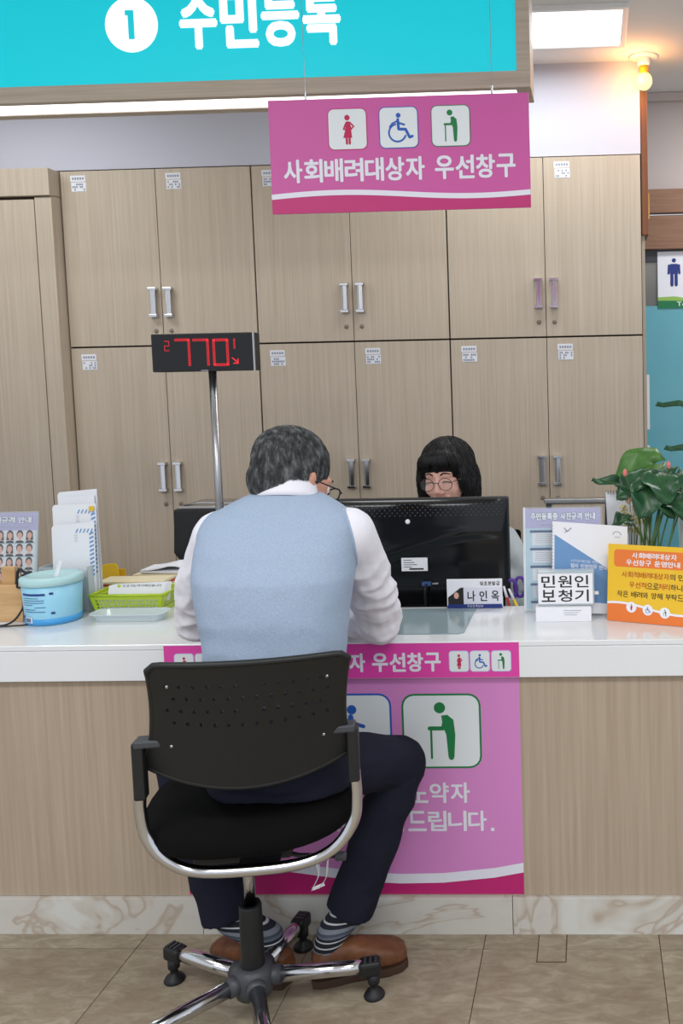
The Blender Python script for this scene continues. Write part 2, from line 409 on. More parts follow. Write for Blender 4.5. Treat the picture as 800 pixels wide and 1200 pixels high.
# ---- flat print on boards
_glyph = {}
def text_mesh(body, bold):
    k = (body, bold)
    if k in _glyph: return _glyph[k]
    cu = bpy.data.curves.new('t', 'FONT'); cu.body = body; cu.size = 1; cu.resolution_u = 3
    if bold: cu.offset = bold
    o = bpy.data.objects.new('t', cu); COL.objects.link(o)
    dg = bpy.context.evaluated_depsgraph_get(); dg.update()
    me = bpy.data.meshes.new_from_object(o.evaluated_get(dg))
    vs = [v.co.copy() for v in me.vertices]; fs = [tuple(p.vertices) for p in me.polygons]
    bpy.data.objects.remove(o); bpy.data.curves.remove(cu); bpy.data.meshes.remove(me)
    xs = [v.x for v in vs]; ys = [v.y for v in vs]
    _glyph[k] = (vs, fs, min(xs), max(xs), min(ys), max(ys)); return _glyph[k]
class Board:
    """flat print surface: O top-left corner, U right, D down, N towards the reader"""
    def __init__(s, O, U, D):
        s.O = V(O); s.U = V(U).normalized(); s.D = V(D).normalized(); s.N = s.D.cross(s.U).normalized(); s.k = 0
    def P(s, x, y, l=0): return s.O + s.U * x + s.D * y + s.N * l
    def loc(s, p):
        d = V(p) - s.O; return (d.dot(s.U), d.dot(s.D))
    def px(s, px, py):
        """board coordinates of a picture point lying on this plane"""
        r = CM.transposed() @ V(((px - PCX) / FOC, (py - PCY) / FOC, 1)); c = V((0, 0, CAMH))
        t = (s.O - c).dot(s.N) / r.dot(s.N); return s.loc(c + r * t)
    def poly(s, mb, pts, l):
        s.k += 1; l = l + (s.k % 20) * 1e-5
        mb.prism(pts, s.O + s.N * l, s.U, s.D, s.N, 0.0003)
    def rrect(s, mb, x0, y0, x1, y1, r, l):
        pts = []
        for cx, cy, a in ((x1 - r, y0 + r, -90), (x1 - r, y1 - r, 0), (x0 + r, y1 - r, 90), (x0 + r, y0 + r, 180)):
            for k in range(5):
                t = math.radians(a + 22.5 * k); pts.append((cx + r * math.cos(t), cy + r * math.sin(t)))
        s.poly(mb, pts, l)
    def circ(s, mb, cx, cy, r, l, n=20, ry=None):
        s.poly(mb, [(cx + r * math.cos(2 * PI * k / n), cy + (ry or r) * math.sin(2 * PI * k / n)) for k in range(n)], l)
    def line(s, mb, pts, w, l, caps=True):
        for (a, b) in zip(pts[:-1], pts[1:]):
            d = V((b[0] - a[0], b[1] - a[1])); 
            if d.length < 1e-7: continue
            n_ = V((-d.y, d.x)).normalized() * w / 2
            s.poly(mb, [(a[0] + n_.x, a[1] + n_.y), (b[0] + n_.x, b[1] + n_.y), (b[0] - n_.x, b[1] - n_.y), (a[0] - n_.x, a[1] - n_.y)], l)
        if caps:
            for p in pts: s.circ(mb, p[0], p[1], w / 2, l, 8)
    def text(s, mb, body, x0, y0, x1, y1, l, bold=0):
        """fills the box x0..x1, y0 (top) .. y1 (bottom)"""
        vs, fs, a, b, c, d = text_mesh(body, 0)
        w = bold * (y1 - y0)                       # heavier strokes: shifted copies of the outline
        sx = (x1 - x0 - 2 * w) / (b - a); sy = (y1 - y0 - 2 * w) / (d - c)
        sh = [(0, 0)] if not bold else [(math.cos(q * PI / 3) * w, math.sin(q * PI / 3) * w) for q in range(6)]
        for q, (dx, dy) in enumerate(sh):
            mb.add([s.P(x0 + w + dx + (v.x - a) * sx, y1 - w + dy - (v.y - c) * sy, l + q * 1e-5) for v in vs], fs)
def picto(B, mb, kind, x, y, w, h, l):
    """pictogram in the box (x, y, w, h)"""
    f = lambda a, b: (x + a * w, y + b * h)
    if kind in ('pregnant', 'wheelchair'):
        x += w * .08; y += h * .08; w *= .84; h *= .84
        f = lambda a, b: (x + a * w, y + b * h)
    W = w
    if kind == 'pregnant':
        B.circ(mb, *f(.5, .16), .085 * W, l)
        B.poly(mb, [f(.45, .28), f(.55, .27), f(.60, .36), f(.63, .48), f(.62, .56), f(.64, .76), f(.36, .76), f(.44, .5)], l)
        B.line(mb, [f(.46, .32), f(.38, .5), f(.56, .52)], .05 * W, l)
        B.line(mb, [f(.58, .3), f(.70, .42), f(.6, .52)], .045 * W, l)
        B.line(mb, [f(.47, .74), f(.47, .93)], .07 * W, l); B.line(mb, [f(.56, .74), f(.56, .93)], .07 * W, l)
    elif kind == 'wheelchair':
        B.circ(mb, *f(.5, .14), .075 * W, l)
        B.line(mb, [f(.48, .26), f(.5, .55), f(.72, .56), f(.84, .80), f(.93, .77)], .085 * W, l)
        B.line(mb, [f(.49, .36), f(.68, .42)], .06 * W, l); B.line(mb, [f(.48, .30), f(.3, .38), f(.22, .48)], .05 * W, l)
        pts = [(x + w * .46 + .27 * W * math.cos(math.radians(t)), y + h * .66 + .27 * W * math.sin(math.radians(t))) for t in range(20, 262, 14)]
        B.line(mb, pts, .055 * W, l)
    elif kind == 'elder':
        B.circ(mb, *f(.48, .17), .075 * W, l)
        B.poly(mb, [f(.5, .28), f(.58, .27), f(.66, .34), f(.68, .55), f(.66, .86), f(.58, .86), f(.56, .55), f(.52, .44)], l)
        B.line(mb, [f(.55, .32), f(.52, .46), f(.34, .46)], .055 * W, l)
        B.line(mb, [f(.36, .46), f(.36, .88)], .028 * W, l)
        B.line(mb, [f(.61, .5), f(.62, .87)], .075 * W, l)
    elif kind == 'man':
        B.circ(mb, *f(.5, .12), .1 * W, l)
        B.rrect(mb, *f(.3, .24), *f(.7, .58), .06 * W, l); B.line(mb, [f(.26, .29), f(.24, .56)], .1 * W, l); B.line(mb, [f(.74, .29), f(.76, .56)], .1 * W, l)
        B.line(mb, [f(.4, .55), f(.4, .95)], .15 * W, l); B.line(mb, [f(.6, .55), f(.6, .95)], .15 * W, l)
ICON = {'pregnant': 'icon_red', 'wheelchair': 'icon_blue', 'elder': 'icon_green'}
def icon_tile(B, kind, x, y, w, h, parent, l, edge='icon_blue', rad=.14, ew=.03):
    """white rounded tile with its outline and figure; the figure is its sub-part"""
    a = MB(); B.rrect(a, x, y, x + w, y + h, rad * w, l + .0004); t = a.build('icon_tile', 'icon_white', parent)
    a = MB(); e = ew * w; B.rrect(a, x - e, y - e, x + w + e, y + h + e, rad * w + e, l); a.build('icon_border', edge, t if parent.parent is None else parent)
    a = MB(); picto(B, a, kind, x, y, w, h, l + .0010); a.build('pictogram', ICON[kind], t if parent.parent is None else parent)
    return t

# ================================================================== the setting
def struct(name, mb, m, parent=None, **k):
    o = mb.build(name, m, parent, **k)
    if parent is None: o['kind'] = 'structure'
    return o
YC = 2.237            # counter front panel
YW = 3.90             # cabinet door fronts
ZT = 0.785            # counter top
# floor: slab, vinyl tiles with thin open joints
fl = struct('floor', MB().box((-4, -3, -0.05), (3, 6.2, -0.0035)), 'floor_gap')
T = 0.45
tile_me = None
k = 0
for i in range(-8, 7):
    for j in range(-4, 10):
        x0 = 0.148 + i * T; y0 = 2.165 - j * T
        if j < 0 and -4 <= j: pass
        if x0 > 2.9 or x0 < -3.9 or y0 < -2: continue
        if y0 > 4.0: continue
        if tile_me is None:
            g = 0.0011
            mb = MB().box((g, g, -0.0035), (T - g, T - g, 0))
            o = mb.build('floor_tile', 'floor', fl, bevel=0); tile_me = o.data; o.location = (x0, y0, 0)
        else:
            o = bpy.data.objects.new('floor_tile', tile_me); COL.objects.link(o); o.parent = fl; o.location = (x0, y0, 0)
# the recut patch of vinyl in front of the plinth
pc0 = at(628, 1128, Z=0); pc1 = at(665, 1092, Z=0)
o = MB().box((pc0.x, pc0.y, 0), (pc1.x, YC - 0.012, 0.0006)).build('floor_patch_edge', 'floor_gap', fl)
o = MB().box((pc0.x + .003, pc0.y + .003, 0.0), (pc1.x - .003, YC - 0.012, 0.0016)).build('floor_patch', 'floor', fl, label='small recut rectangle of vinyl floor')

# ceiling with the opening of the light troffer
struct('ceiling', MB().box((-4, -3, CEIL), (3, 6.2, CEIL + 0.05)), 'ceiling')
struct('wall_back', MB().box((-4, 3.99, 0), (0.224, 4.09, CEIL)), 'wall')
struct('wall_left', MB().box((-3.6, 2.2, 0), (-3.5, 3.99, CEIL)), 'wall')
YK = 4.36
struct('wall_corridor', MB().box((0.0, YK, 2.33), (2.4, YK + .1, CEIL)).box((1.35, YK, 0), (2.4, YK + .1, 2.33)), 'wall_corridor')
struct('trim_1', MB().box((0.0, YK - .03, 2.74), (2.4, YK, CEIL)), 'wall_corridor', bevel=.006)
struct('trim_2', MB().box((0.226, 3.93, 2.06), (0.256, 4.09, 2.66)), 'trim_brown', bevel=.002)
struct('trim_4', MB().box((0.226, 3.95, 0), (0.240, 4.09, 2.06)), 'laminate')
hd = struct('trim_3', MB().box((0.15, YK - .05, 2.22), (2.4, YK, 2.33)).box((0.15, YK - .035, 2.055), (2.4, YK + .02, 2.212)), 'brown_wood', bevel=.003)
# restroom glass door with teal film and its sign
dr = struct('door_1', MB().box((0.15, YK + .0, 2.0), (1.35, YK + .03, 2.055)).box((0.15, YK, 0), (0.235, YK + .03, 2.0)).box((1.27, YK, 0), (1.35, YK + .03, 2.0)), 'grey_plastic')
MB().box((0.235, YK + .012, 0.02), (1.27, YK + .02, 2.0)).build('glass_pane', 'dark_glass', dr)
MB().box((0.238, YK + .001, 0.05), (1.26, YK + .0115, 1.79)).build('frosted_film', 'teal_film', dr)
MB().box((0.262, YK - .02, 1.0), (0.275, YK, 1.12)).build('door_handle', 'white', dr, bevel=.004, label='white handle plate')
MB().box((0.252, 3.95, 2.13), (0.262, 3.965, 2.24)).build('hinge', 'brass', bpy.data.objects['trim_2'])
MB().box((0.2405, 3.95, 1.22), (0.252, 3.975, 1.46)).build('hinge_plate', 'white', bpy.data.objects['trim_2'])
sg = thing('restroom_sign', 'white restroom sign with a navy man above a green base, on the glass door', 'sign', (0.45, YK - .002, 2.0))
p0 = at(770, 295, Y=YK - .004); p1 = at(800, 361, Y=YK - .004)
x0, x1, z1, z0 = p0.x, p0.x + .30, p0.z, p1.z
MB().box((x0, YK - .002, z0), (x1, YK + .005, z1)).build('sign_plate', 'print_white', sg, bevel=.001)
B = Board((x0, YK - .0025, z1), (1, 0, 0), (0, 0, -1))
W_, H_ = .30, z1 - z0
mb = MB(); picto(B, mb, 'man', .028, .05 * H_ + .012, .10, .52 * H_, .001); mb.build('pictogram', 'sign_navy', sg)
mb = MB(); B.poly(mb, [(0, .80 * H_), (.08, .79 * H_), (.16, .84 * H_), (.3, .82 * H_), (.3, H_), (0, H_)], .0005); mb.build('lime_wave', 'sign_lime', sg)
mb = MB(); B.poly(mb, [(0, .86 * H_), (.10, .87 * H_), (.3, .86 * H_), (.3, H_), (0, H_)], .001); mb.build('green_base', 'sign_green', sg)
mb = MB(); B.text(mb, 'Toilet', .09, .885 * H_, .19, .965 * H_, .0015, .01); mb.build('lettering', 'print_white', sg)

# ceiling troffers and the bare bulb
def troffer(name, x0, x1, y0, y1, label):
    t = thing(name, label, 'ceiling light', ((x0 + x1) / 2, (y0 + y1) / 2, CEIL))
    w = .022
    MB().box((x0 - w, y0 - w, CEIL - .018), (x0, y1 + w, CEIL)).box((x1, y0 - w, CEIL - .018), (x1 + w, y1 + w, CEIL)) \
        .box((x0, y0 - w, CEIL - .018), (x1, y0, CEIL)).box((x0, y1, CEIL - .018), (x1, y1 + w, CEIL)).build('frame', 'white', t, bevel=.002)
    MB().box((x0, y0, CEIL - .008), (x1, y1, CEIL)).build('diffuser', 'light_panel', t)
    return t
troffer('ceiling_light', -0.75, 0.135, 3.34, 3.69, 'flat white rectangular ceiling light between the header sign and the wall')
bp = at(754, 66, Z=CEIL); bx, by = bp.x, 3.87
bt = thing('ceiling_bulb', 'glowing warm round bulb hanging from a white ceiling plate', 'light bulb', (bx, by, CEIL))
MB().lathe([(.002, -.006), (.055, -.006), (.065, 0)][::-1], (bx, by, CEIL)).build('ceiling_plate', 'white', bt, smooth=True)
MB().lathe([(.026, 0), (.027, -.02), (.022, -.032), (.0, -.032)], (bx, by, CEIL - .005), 24).build('socket', 'white', bt, smooth=True)
MB().lathe([(.019, 0), (.021, -.012), (.019, -.024), (.021, -.036), (.0, -.038)], (bx, by, CEIL - .036), 24).build('collar', 'bulb_collar', bt, smooth=True)
MB().ell((bx, by, CEIL - .098), (.034, .034, .036), n=24, m=14).build('bulb', 'bulb', bt, smooth=True)
l = bpy.data.lights.new('bulb_light', 'POINT'); l.energy = 1.3; l.color = (1, .42, .13); l.shadow_soft_size = .035
o = bpy.data.objects.new('bulb_light', l); o.location = (bx - .03, by - .06, CEIL - .10); COL.objects.link(o)

# ------------------------------------------------------------------ wall cabinets
def lock_tag(door, x, z, yf, seedv):
    rr = random.Random(seedv)
    a = MB().box((x, yf - .0012, z - .026), (x + .066, yf, z))
    st = a.build('paper_tag', 'paper', door)
    B = Board((x, yf - .0015, z), (1, 0, 0), (0, 0, -1)); m_ = MB()
    a = MB().box((x + .003, yf - .0012, z - .068), (x + .068, yf, z - .029))
    a.build('paper_tag', 'paper', door)
    for q in range(5): B.poly(m_, [(.008 + q * .011, .008), (.016 + q * .011, .008), (.016 + q * .011, .018), (.008 + q * .011, .018)], .0002)
    for r_ in range(3):
        for q in range(7):
            if rr.random() < .6:
                xx = .008 + q * .0082; yy = .034 + r_ * .011
                B.poly(m_, [(xx, yy), (xx + .0065, yy), (xx + .0065, yy + .008), (xx, yy + .008)], .0002)
    m_.build('tag_print', 'ink_grey', door)
def cabinet_unit(name, x0, xm, x1, z0, z1, upper, label, ni):
    c = thing(name, label, 'cabinet', ((x0 + x1) / 2, YW + .04, z0), 'wall cupboards in two rows')
    MB().box((x0 + .0005, YW + .020, z0), (x1 - .0005, 3.99, z1)).build('body', 'gap', c)
    g = .0032; gm = .0014
    for side, (a, b) in enumerate(((x0 + g, xm - gm), (xm + gm, x1 - g))):
        d = MB().box((a, YW, z0 + g + .001), (b, YW + .019, z1 - g)).build('door', 'laminate', c, bevel=.0012)
        hx = (b - .030) if side == 0 else (a + .035)
        hz = (1.782, 1.868) if upper else (1.005, 1.100)
        hz = (z0 + .13, z0 + .245) if upper else (.995, 1.112)
        h = MB()
        for z in hz: h.cbox((hx, YW - .013, z), (.036, .028, .012))
        h.cbox((hx - .010, YW - .012, (hz[0] + hz[1]) / 2), (.004, .008, hz[1] - hz[0]))
        h.cbox((hx + .004, YW - .020, (hz[0] + hz[1]) / 2), (.018, .007, hz[1] - hz[0]))
        h.build('handle', 'chrome', d, bevel=.0015)
        kz = hz[0] - .065
        MB().lathe([(.010, 0), (.008, .004), (.0001, .0045)], (hx, YW, kz), 16, R=Matrix.Rotation(PI / 2, 3, 'X')).build('lock', 'lock_grey', d, smooth=True)
        lock_tag(d, a + .045, z1 - (.022 if upper else .030), YW, ni * 7 + side)
    return c
xs = [-2.293, -1.872, -1.453, -1.031, -.612, -.192, .224]
ZJ, ZTOP = 1.630, 2.393
where = ['leftmost', 'middle', 'rightmost']
for u in range(3):
    a, m_, b = xs[2 * u: 2 * u + 3]
    cabinet_unit('wall_cupboard', a, m_, b, ZJ, ZTOP, True, f'{where[u]} beige wood-grain two-door cupboard of the upper row', u)
    cabinet_unit('wall_cupboard', a, m_, b, 0.0, ZJ, False, f'{where[u]} beige wood-grain two-door cupboard of the lower row', u + 5)
# wall strip above the cupboards is wall_back; bulkhead flush with the doors
struct('wall_bulkhead', MB().box((-3.5, YW + .012, ZTOP + .004), (0.224, 3.99, CEIL)), 'wall')
# built-in closet on the left
YCL = 3.835
cl = thing('built_in_closet', 'tall beige wood-grain closet with a header beam at the left edge', 'closet', (-2.7, YCL, 0))
MB().box((-3.495, YCL + .016, 0), (-2.296, 3.985, 2.28)).build('body', 'laminate', cl)
MB().box((-3.495, YCL - .012, 2.275), (-2.296, 3.985, 2.39)).build('header_beam', 'laminate', cl, bevel=.002)
xd = at(40, 240, Y=YCL).x
MB().box((xd + .002, YCL, 0), (-2.297, YCL + .0165, 2.272)).build('side_stile', 'laminate', cl, bevel=.0015)
MB().box((-2.98, YCL, 0), (xd - .002, YCL + .0165, 2.262)).build('door', 'laminate', cl, bevel=.0015)
MB().box((-3.495, YCL, 0), (-2.986, YCL + .0165, 2.262)).build('door', 'laminate', cl, bevel=.0015)
MB().box((-3.0, YCL + .010, 0), (-2.36, YCL + .0162, 2.274)).build('gap_shadow_board', 'gap', cl)

# low wooden partition with a grey metal rail behind the clerk
zr = at(660, 584.5, Y=3.3).z
sc_ = thing('low_partition', 'low wood-grain partition with a thin grey metal rail behind the clerk', 'partition', (-.05, 3.3, 0))
MB().box((-.17, 3.305, 0), (.10, 3.325, zr - .02)).build('board', 'laminate', sc_, bevel=.001)
MB().box((-.185, 3.29, zr - .016), (.13, 3.34, zr)).build('rail', 'steel', sc_, bevel=.003)
for x in (-.178, .10): MB().box((x, 3.3, 0), (x + .02, 3.33, zr - .016)).build('post', 'grey_plastic', sc_)

# ------------------------------------------------------------------ header sign
YH = 2.55
hb = at(621.5, 100, Y=YH); HX = hb.x; HZ0 = 2.252; HZ1 = 2.76
hs = thing('header_sign', 'large turquoise overhead sign board in a wooden frame numbered one', 'sign', (-1.6, YH + .15, HZ1))
HL = -3.3; D_ = .15
fr = MB().box((HL, YH, HZ0), (HX, YH + .022, HZ0 + .045)).box((HX - .038, YH, HZ0 + .045), (HX, YH + .022, HZ1)).box((HL, YH, HZ1 - .04), (HX - .038, YH + .022, HZ1))
fr.build('front_frame', 'frame_wood', hs, bevel=.0015)
MB().box((HX - .016, YH + .022, HZ0 + .002), (HX, YH + D_, HZ1)).build('end_panel', 'frame_wood', hs)
MB().box((HL, YH + D_ - .02, HZ0), (HX - .016, YH + D_, HZ1)).build('back_panel', 'frame_wood', hs)
MB().box((HL, YH + .022, HZ0 + .001), (HX - .016, YH + .026, HZ0 + .02)).box((HL, YH + .118, HZ0 + .001), (HX - .016, YH + D_ - .02, HZ0 + .02)).box((HX - .042, YH + .026, HZ0 + .001), (HX - .016, YH + .118, HZ0 + .02)).build('underside', 'frame_wood', hs)
MB().box((HL, YH + .026, HZ0 + .004), (HX - .042, YH + .118, HZ0 + .012)).build('light_strip', 'light_panel', hs)
MB().box((HL, YH + .006, HZ0 + .045), (HX - .038, YH + .016, HZ1 - .04)).build('face_panel', 'teal', hs)
BH = Board((HL, YH + .0055, HZ1), (1, 0, 0), (0, 0, -1))
bc = BH.px(154, 29); br = (BH.px(185, 29)[0] - BH.px(123, 29)[0]) / 2
mb = MB(); BH.circ(mb, bc[0], bc[1], br, .0004, 40); mb.build('number_badge', 'sign_white', hs)
mb = MB()
for (q0, q1) in ((BH.px(151, 12), BH.px(156, 46)),):
    BH.line(mb, [(q0[0] + .004, q0[1]), (q0[0] + .004, q1[1])], .017, .001, caps=False)
    BH.line(mb, [(q0[0] - .012, q0[1] + .007), (q0[0] + .012, q0[1] + .007)], .014, .001, caps=False)
mb.build('number', 'teal', hs)
mb = MB()
ta, tb = BH.px(206, -14), BH.px(402, 55)
tw = (tb[0] - ta[0]) / 4
for i, ch in enumerate('주민등록'):
    BH.text(mb, ch, ta[0] + tw * i + .004, ta[1], ta[0] + tw * (i + 1) - .004, BH.px(300, 56)[1], .0005, .036)
mb.build('lettering', 'sign_white', hs)

# ------------------------------------------------------------------ pink hanging sign
YP = 2.30
q = [at(314, 119, Y=YP), at(620, 107, Y=YP), at(621, 243, Y=YP), at(319, 251, Y=YP)]
PX0, PX1 = (q[0].x + q[3].x) / 2, (q[1].x + q[2].x) / 2
PZ1, PZ0 = (q[0].z + q[1].z) / 2, (q[2].z + q[3].z) / 2
ps = thing('hanging_sign', 'pink priority-counter sign hung on wires below the turquoise board', 'sign', ((PX0 + PX1) / 2, YP, PZ1))
MB().box((PX0, YP, PZ0), (PX1, YP + .006, PZ1)).build('panel', 'pink', ps, bevel=.0008)
B = Board((PX0, YP - .0003, PZ1), (1, 0, 0), (0, 0, -1)); W_, H_ = PX1 - PX0, PZ1 - PZ0
def wave(x, y0, y1, y2):   # rises left, dips right of the middle
    return y0 + (y1 - y0) * x + y2 * math.sin((x - .05) * 2 * PI * .95)
N_ = 32
top = [(W_ * i / N_, H_ * (.838 + .0 + .030 * -math.sin((i / N_ + .02) * 2 * PI * .92))) for i in range(N_ + 1)]
mb = MB(); B.poly(mb, [(x, y) for x, y in top] + [(W_, H_), (0, H_)], .0003); mb.build('magenta_base', 'maroon', ps)
mb = MB()
for i in range(N_):
    (a, b), (c, d) = top[i], top[i + 1]
    B.poly(mb, [(a, b - .002), (c, d - .002), (c, d + .011), (a, b + .011)], .0008)
mb.build('white_swoosh', 'lilac_white', ps)
mb = MB(); a0 = B.px(331, 190); a1 = B.px(606, 212)
yy0, yy1 = B.px(470, 183)[1], B.px(470, 211)[1]
segs = '사회배려대상자 우선창구'; cw = (a1[0] - a0[0]) / 11.45
xx = a0[0]
for ch in segs:
    if ch == ' ': xx += cw * .42; continue
    B.text(mb, ch, xx + .0018, yy0 + .001, xx + cw - .0018, yy1 + .001, .0006, .03); xx += cw
mb.build('lettering', 'lilac_white', ps)
for kind, px_, e in (('pregnant', 407, 'maroon'), ('wheelchair', 467, 'icon_blue'), ('elder', 528, 'icon_green')):
    a = B.px(px_ - 22, 150); b = B.px(px_ + 22, 150)
    w = b[0] - a[0]; icon_tile(B, kind, a[0], B.px(px_, 126 + (467 - px_) * .033)[1], w, w * 1.03, ps, .0004, e, ew=.022)
for px_ in (357, 576):
    xw = at(px_, 108, Y=YP).x
    mb = MB().tube([(xw, YP + .003, PZ1 - .004), (xw, YP + .003, CEIL)], .0009, 6); mb.build('wire', 'steel', ps)
    MB().tube([(xw, YP + .003, PZ1 - .006), (xw, YP + .003, PZ1 + .020)], .0028, 8).build('wire_clamp', 'steel', ps)

# ------------------------------------------------------------------ service counter
ct = thing('service_counter', 'long white-topped service counter with wood-grain front and marble plinth', 'counter', (-1, 2.4, 0))
CX0, CX1 = -3.3, 2.2; YF = 2.217; YB = 2.575
topo = [(CX0, YF), (CX1, YF), (CX1, YB), (-1.25, YB), (-1.25, 2.98), (CX0, 2.98)]
MB().prism(topo, (0, 0, ZT), (1, 0, 0), (0, 1, 0), (0, 0, 1), .014).build('countertop', 'counter', ct, bevel=.002)
MB().box((CX0, YF + .0005, .69), (CX1, YF + .05, ZT - .0145)).build('countertop_apron', 'counter', ct, bevel=.002)
for a, b in ((CX0, -1.9), (-1.8995, CX1)):
    MB().box((a, YC, .101), (b - .001, YC + .02, .69)).build('front_panel', 'laminate_warm', ct)
MB().box((CX0, YC + .022, 0), (CX1, YC + .3, .77)).build('carcass', 'laminate_warm', ct)
xm = at(601, 1070, Y=YC - .01).x
for a in range(-4, 3):
    x0_ = xm + a * .82
    x0_, x1_ = max(CX0, x0_), min(CX1, x0_ + .8185)
    if x1_ > x0_: MB().box((x0_, YC - .012, 0), (x1_, YC + .018, .100)).build('marble_slab', 'marble', ct, bevel=.001)
# strip sticker on the counter edge
B = Board((at(192, 770, Y=YF).x, YF - .0002, ZT - .003), (1, 0, 0), (0, 0, -1))
sw = at(608, 770, Y=YF).x - at(192, 770, Y=YF).x; sh = ZT - .003 - .692
mb = MB(); B.poly(mb, [(0, 0), (sw, 0), (sw, sh), (0, sh)], .0002); st = mb.build('edge_sticker', 'pink_strip', ct, label='bright pink strip with white lettering and icons')
mb = MB(); xx = B.px(408, 770)[0]; cw = B.px(428.5, 770)[0] - xx
xx -= 6 * cw * 1.0
ya, yb = .024, .074
for ch in '사회배려대상자 우선창구':
    if ch == ' ': xx += cw * .3; continue
    B.text(mb, ch, xx + .0016, ya, xx + cw - .0016, yb, .0006, .035); xx += cw
mb.build('lettering', 'lilac_white', st)
for i, (kind, px_) in enumerate((('pregnant', 537.5), ('wheelchair', 562), ('elder', 587), ('pregnant', 215.5), ('wheelchair', 240), ('elder', 265))):
    a = B.px(px_ - 11, 770)[0]; w = B.px(px_ + 11, 770)[0] - a
    icon_tile(B, kind, a, .022, w, w * 1.08, st, .0005, 'icon_grey' if 0 else 'lilac', ew=.04)
# big poster on the front panel
PX0, PX1 = at(222, 1040, Y=YC).x, at(613, 1000, Y=YC).x
B = Board((PX0, YC - .0002, .6885), (1, 0, 0), (0, 0, -1)); W_ = PX1 - PX0; H_ = .6885 - .104
mb = MB(); B.poly(mb, [(0, 0), (W_, 0), (W_, H_), (0, H_)], .0002); po = mb.build('front_poster', 'pink_light', ct, label='large pink priority poster with icon tiles and a magenta foot')
cv = [(PX, PY) for PX, PY in ((615, 1016), (580, 1022), (520, 1028), (470, 1029), (430, 1027), (380, 1021), (320, 1013), (260, 1011), (225, 1012))]
pts = [B.px(*c) for c in cv]; pts[0] = (W_, pts[0][1]); pts[-1] = (0, pts[-1][1]); pts = pts[::-1]
mb = MB()
for a, b in zip(pts[:-1], pts[1:]): B.poly(mb, [a, b, (b[0], H_), (a[0], H_)], .0004)
mb.build('magenta_foot', 'maroon', po)
mb = MB()
for i in range(len(pts) - 1):
    a, b = pts[i], pts[i + 1]
    B.poly(mb, [(a[0], a[1] - .012), (b[0], b[1] - .012), (b[0], b[1] + .014), (a[0], a[1] + .014)], .0012)
mb.build('white_swoosh', 'lilac_white', po)
for kind, px_, e in (('elder', 517.5, 'icon_green'), ('wheelchair', 413, 'icon_blue'), ('pregnant', 309, 'maroon')):
    a = B.px(px_ - 44, 856)[0]; w = B.px(px_ + 44, 856)[0] - a
    icon_tile(B, kind, a, B.px(px_, 815)[1], w, B.px(px_, 898)[1] - B.px(px_, 815)[1], po, .0005, e, ew=.026)
mb = MB()
def run_right(s, right_px, ypx0, ypx1, cwpx):
    yy0, yy1 = B.px(500, ypx0)[1], B.px(500, ypx1)[1]
    cw = B.px(500 + cwpx, ypx0)[0] - B.px(500, ypx0)[0]; xx = B.px(right_px, ypx0)[0]
    for ch in reversed(s):
        if ch == ' ': xx -= cw * .35; continue
        if ch in ',.':
            B.poly(mb, [(xx - .010, yy1 - .009), (xx - .001, yy1 - .009), (xx - .001, yy1), (xx - .010, yy1)], .0005); xx -= cw * .35; continue
        B.text(mb, ch, xx - cw + .002, yy0, xx - .002, yy1, .0005, .025); xx -= cw
run_right('임산부, 장애인, 노약자', 551, 917, 941, 24.5)
mb.build('lettering', 'lilac_white', po); mb = MB()
run_right('우선 배려 부탁드립니다.', 579, 950, 974, 23.5)
mb.build('lettering', 'lilac_white', po)
# clear-edged grey writing pad on the counter
pr = at(543, 743, Z=ZT).x; MBp = MB()
MBp.prism([(pr - .50, 2.284), (pr - .012, 2.284), (pr, 2.296), (pr, 2.545), (pr - .50, 2.545)], (0, 0, ZT + .0026), (1, 0, 0), (0, 1, 0), (0, 0, 1), .0025)
tag(MBp.build('writing_pad', 'pad'), 'flat grey-green desk pad lying on the counter between the man and the monitor', 'desk pad')

# clerk desk behind the counter
ZD = .70
dk = thing('clerk_desk', 'low white desk behind the counter under the black monitor', 'desk', (-.6, 2.8, 0))
MB().box((-1.17, 2.585, ZD - .025), (.9, 3.02, ZD)).build('desk_top', 'counter', dk, bevel=.002)
for x in (-1.15, .86): MB().box((x, 2.6, 0), (x + .025, 3.0, ZD - .025)).build('side_panel', 'laminate', dk)

# ------------------------------------------------------------------ queue number display
YL = 2.85
tl, tr, brr, bl = at(175, 393, Y=YL), at(296, 388, Y=YL), at(299, 433, Y=YL), at(180, 437, Y=YL)
lx0, lx1 = (tl.x + bl.x) / 2, (tr.x + brr.x) / 2; lz1, lz0 = (tl.z + tr.z) / 2, (bl.z + brr.z) / 2
ld = thing('queue_display', 'black queue number display showing red 770 on a grey metal pole', 'display', (-1.2, YL + .02, ZD))
MB().box((lx0, YL, lz0), (lx1, YL + .055, lz1)).build('housing', 'matt_black', ld, bevel=.003)
MB().box((lx1 - .003, YL - .002, lz0 - .001), (lx1 + .002, YL + .004, lz1 + .001)).build('edge_trim', 'steel', ld)
MB().box((lx0 + .006, YL - .0015, lz0 + .006), (lx1 - .006, YL + .001, lz1 - .006)).build('screen', 'gloss_black', ld)
B = Board((lx0, YL - .0018, lz1), (1, 0, 0), (0, 0, -1)); mb = MB()
SEG = {'7': 'abc', '0': 'abcdef', '2': 'abged', '1': 'bc'}
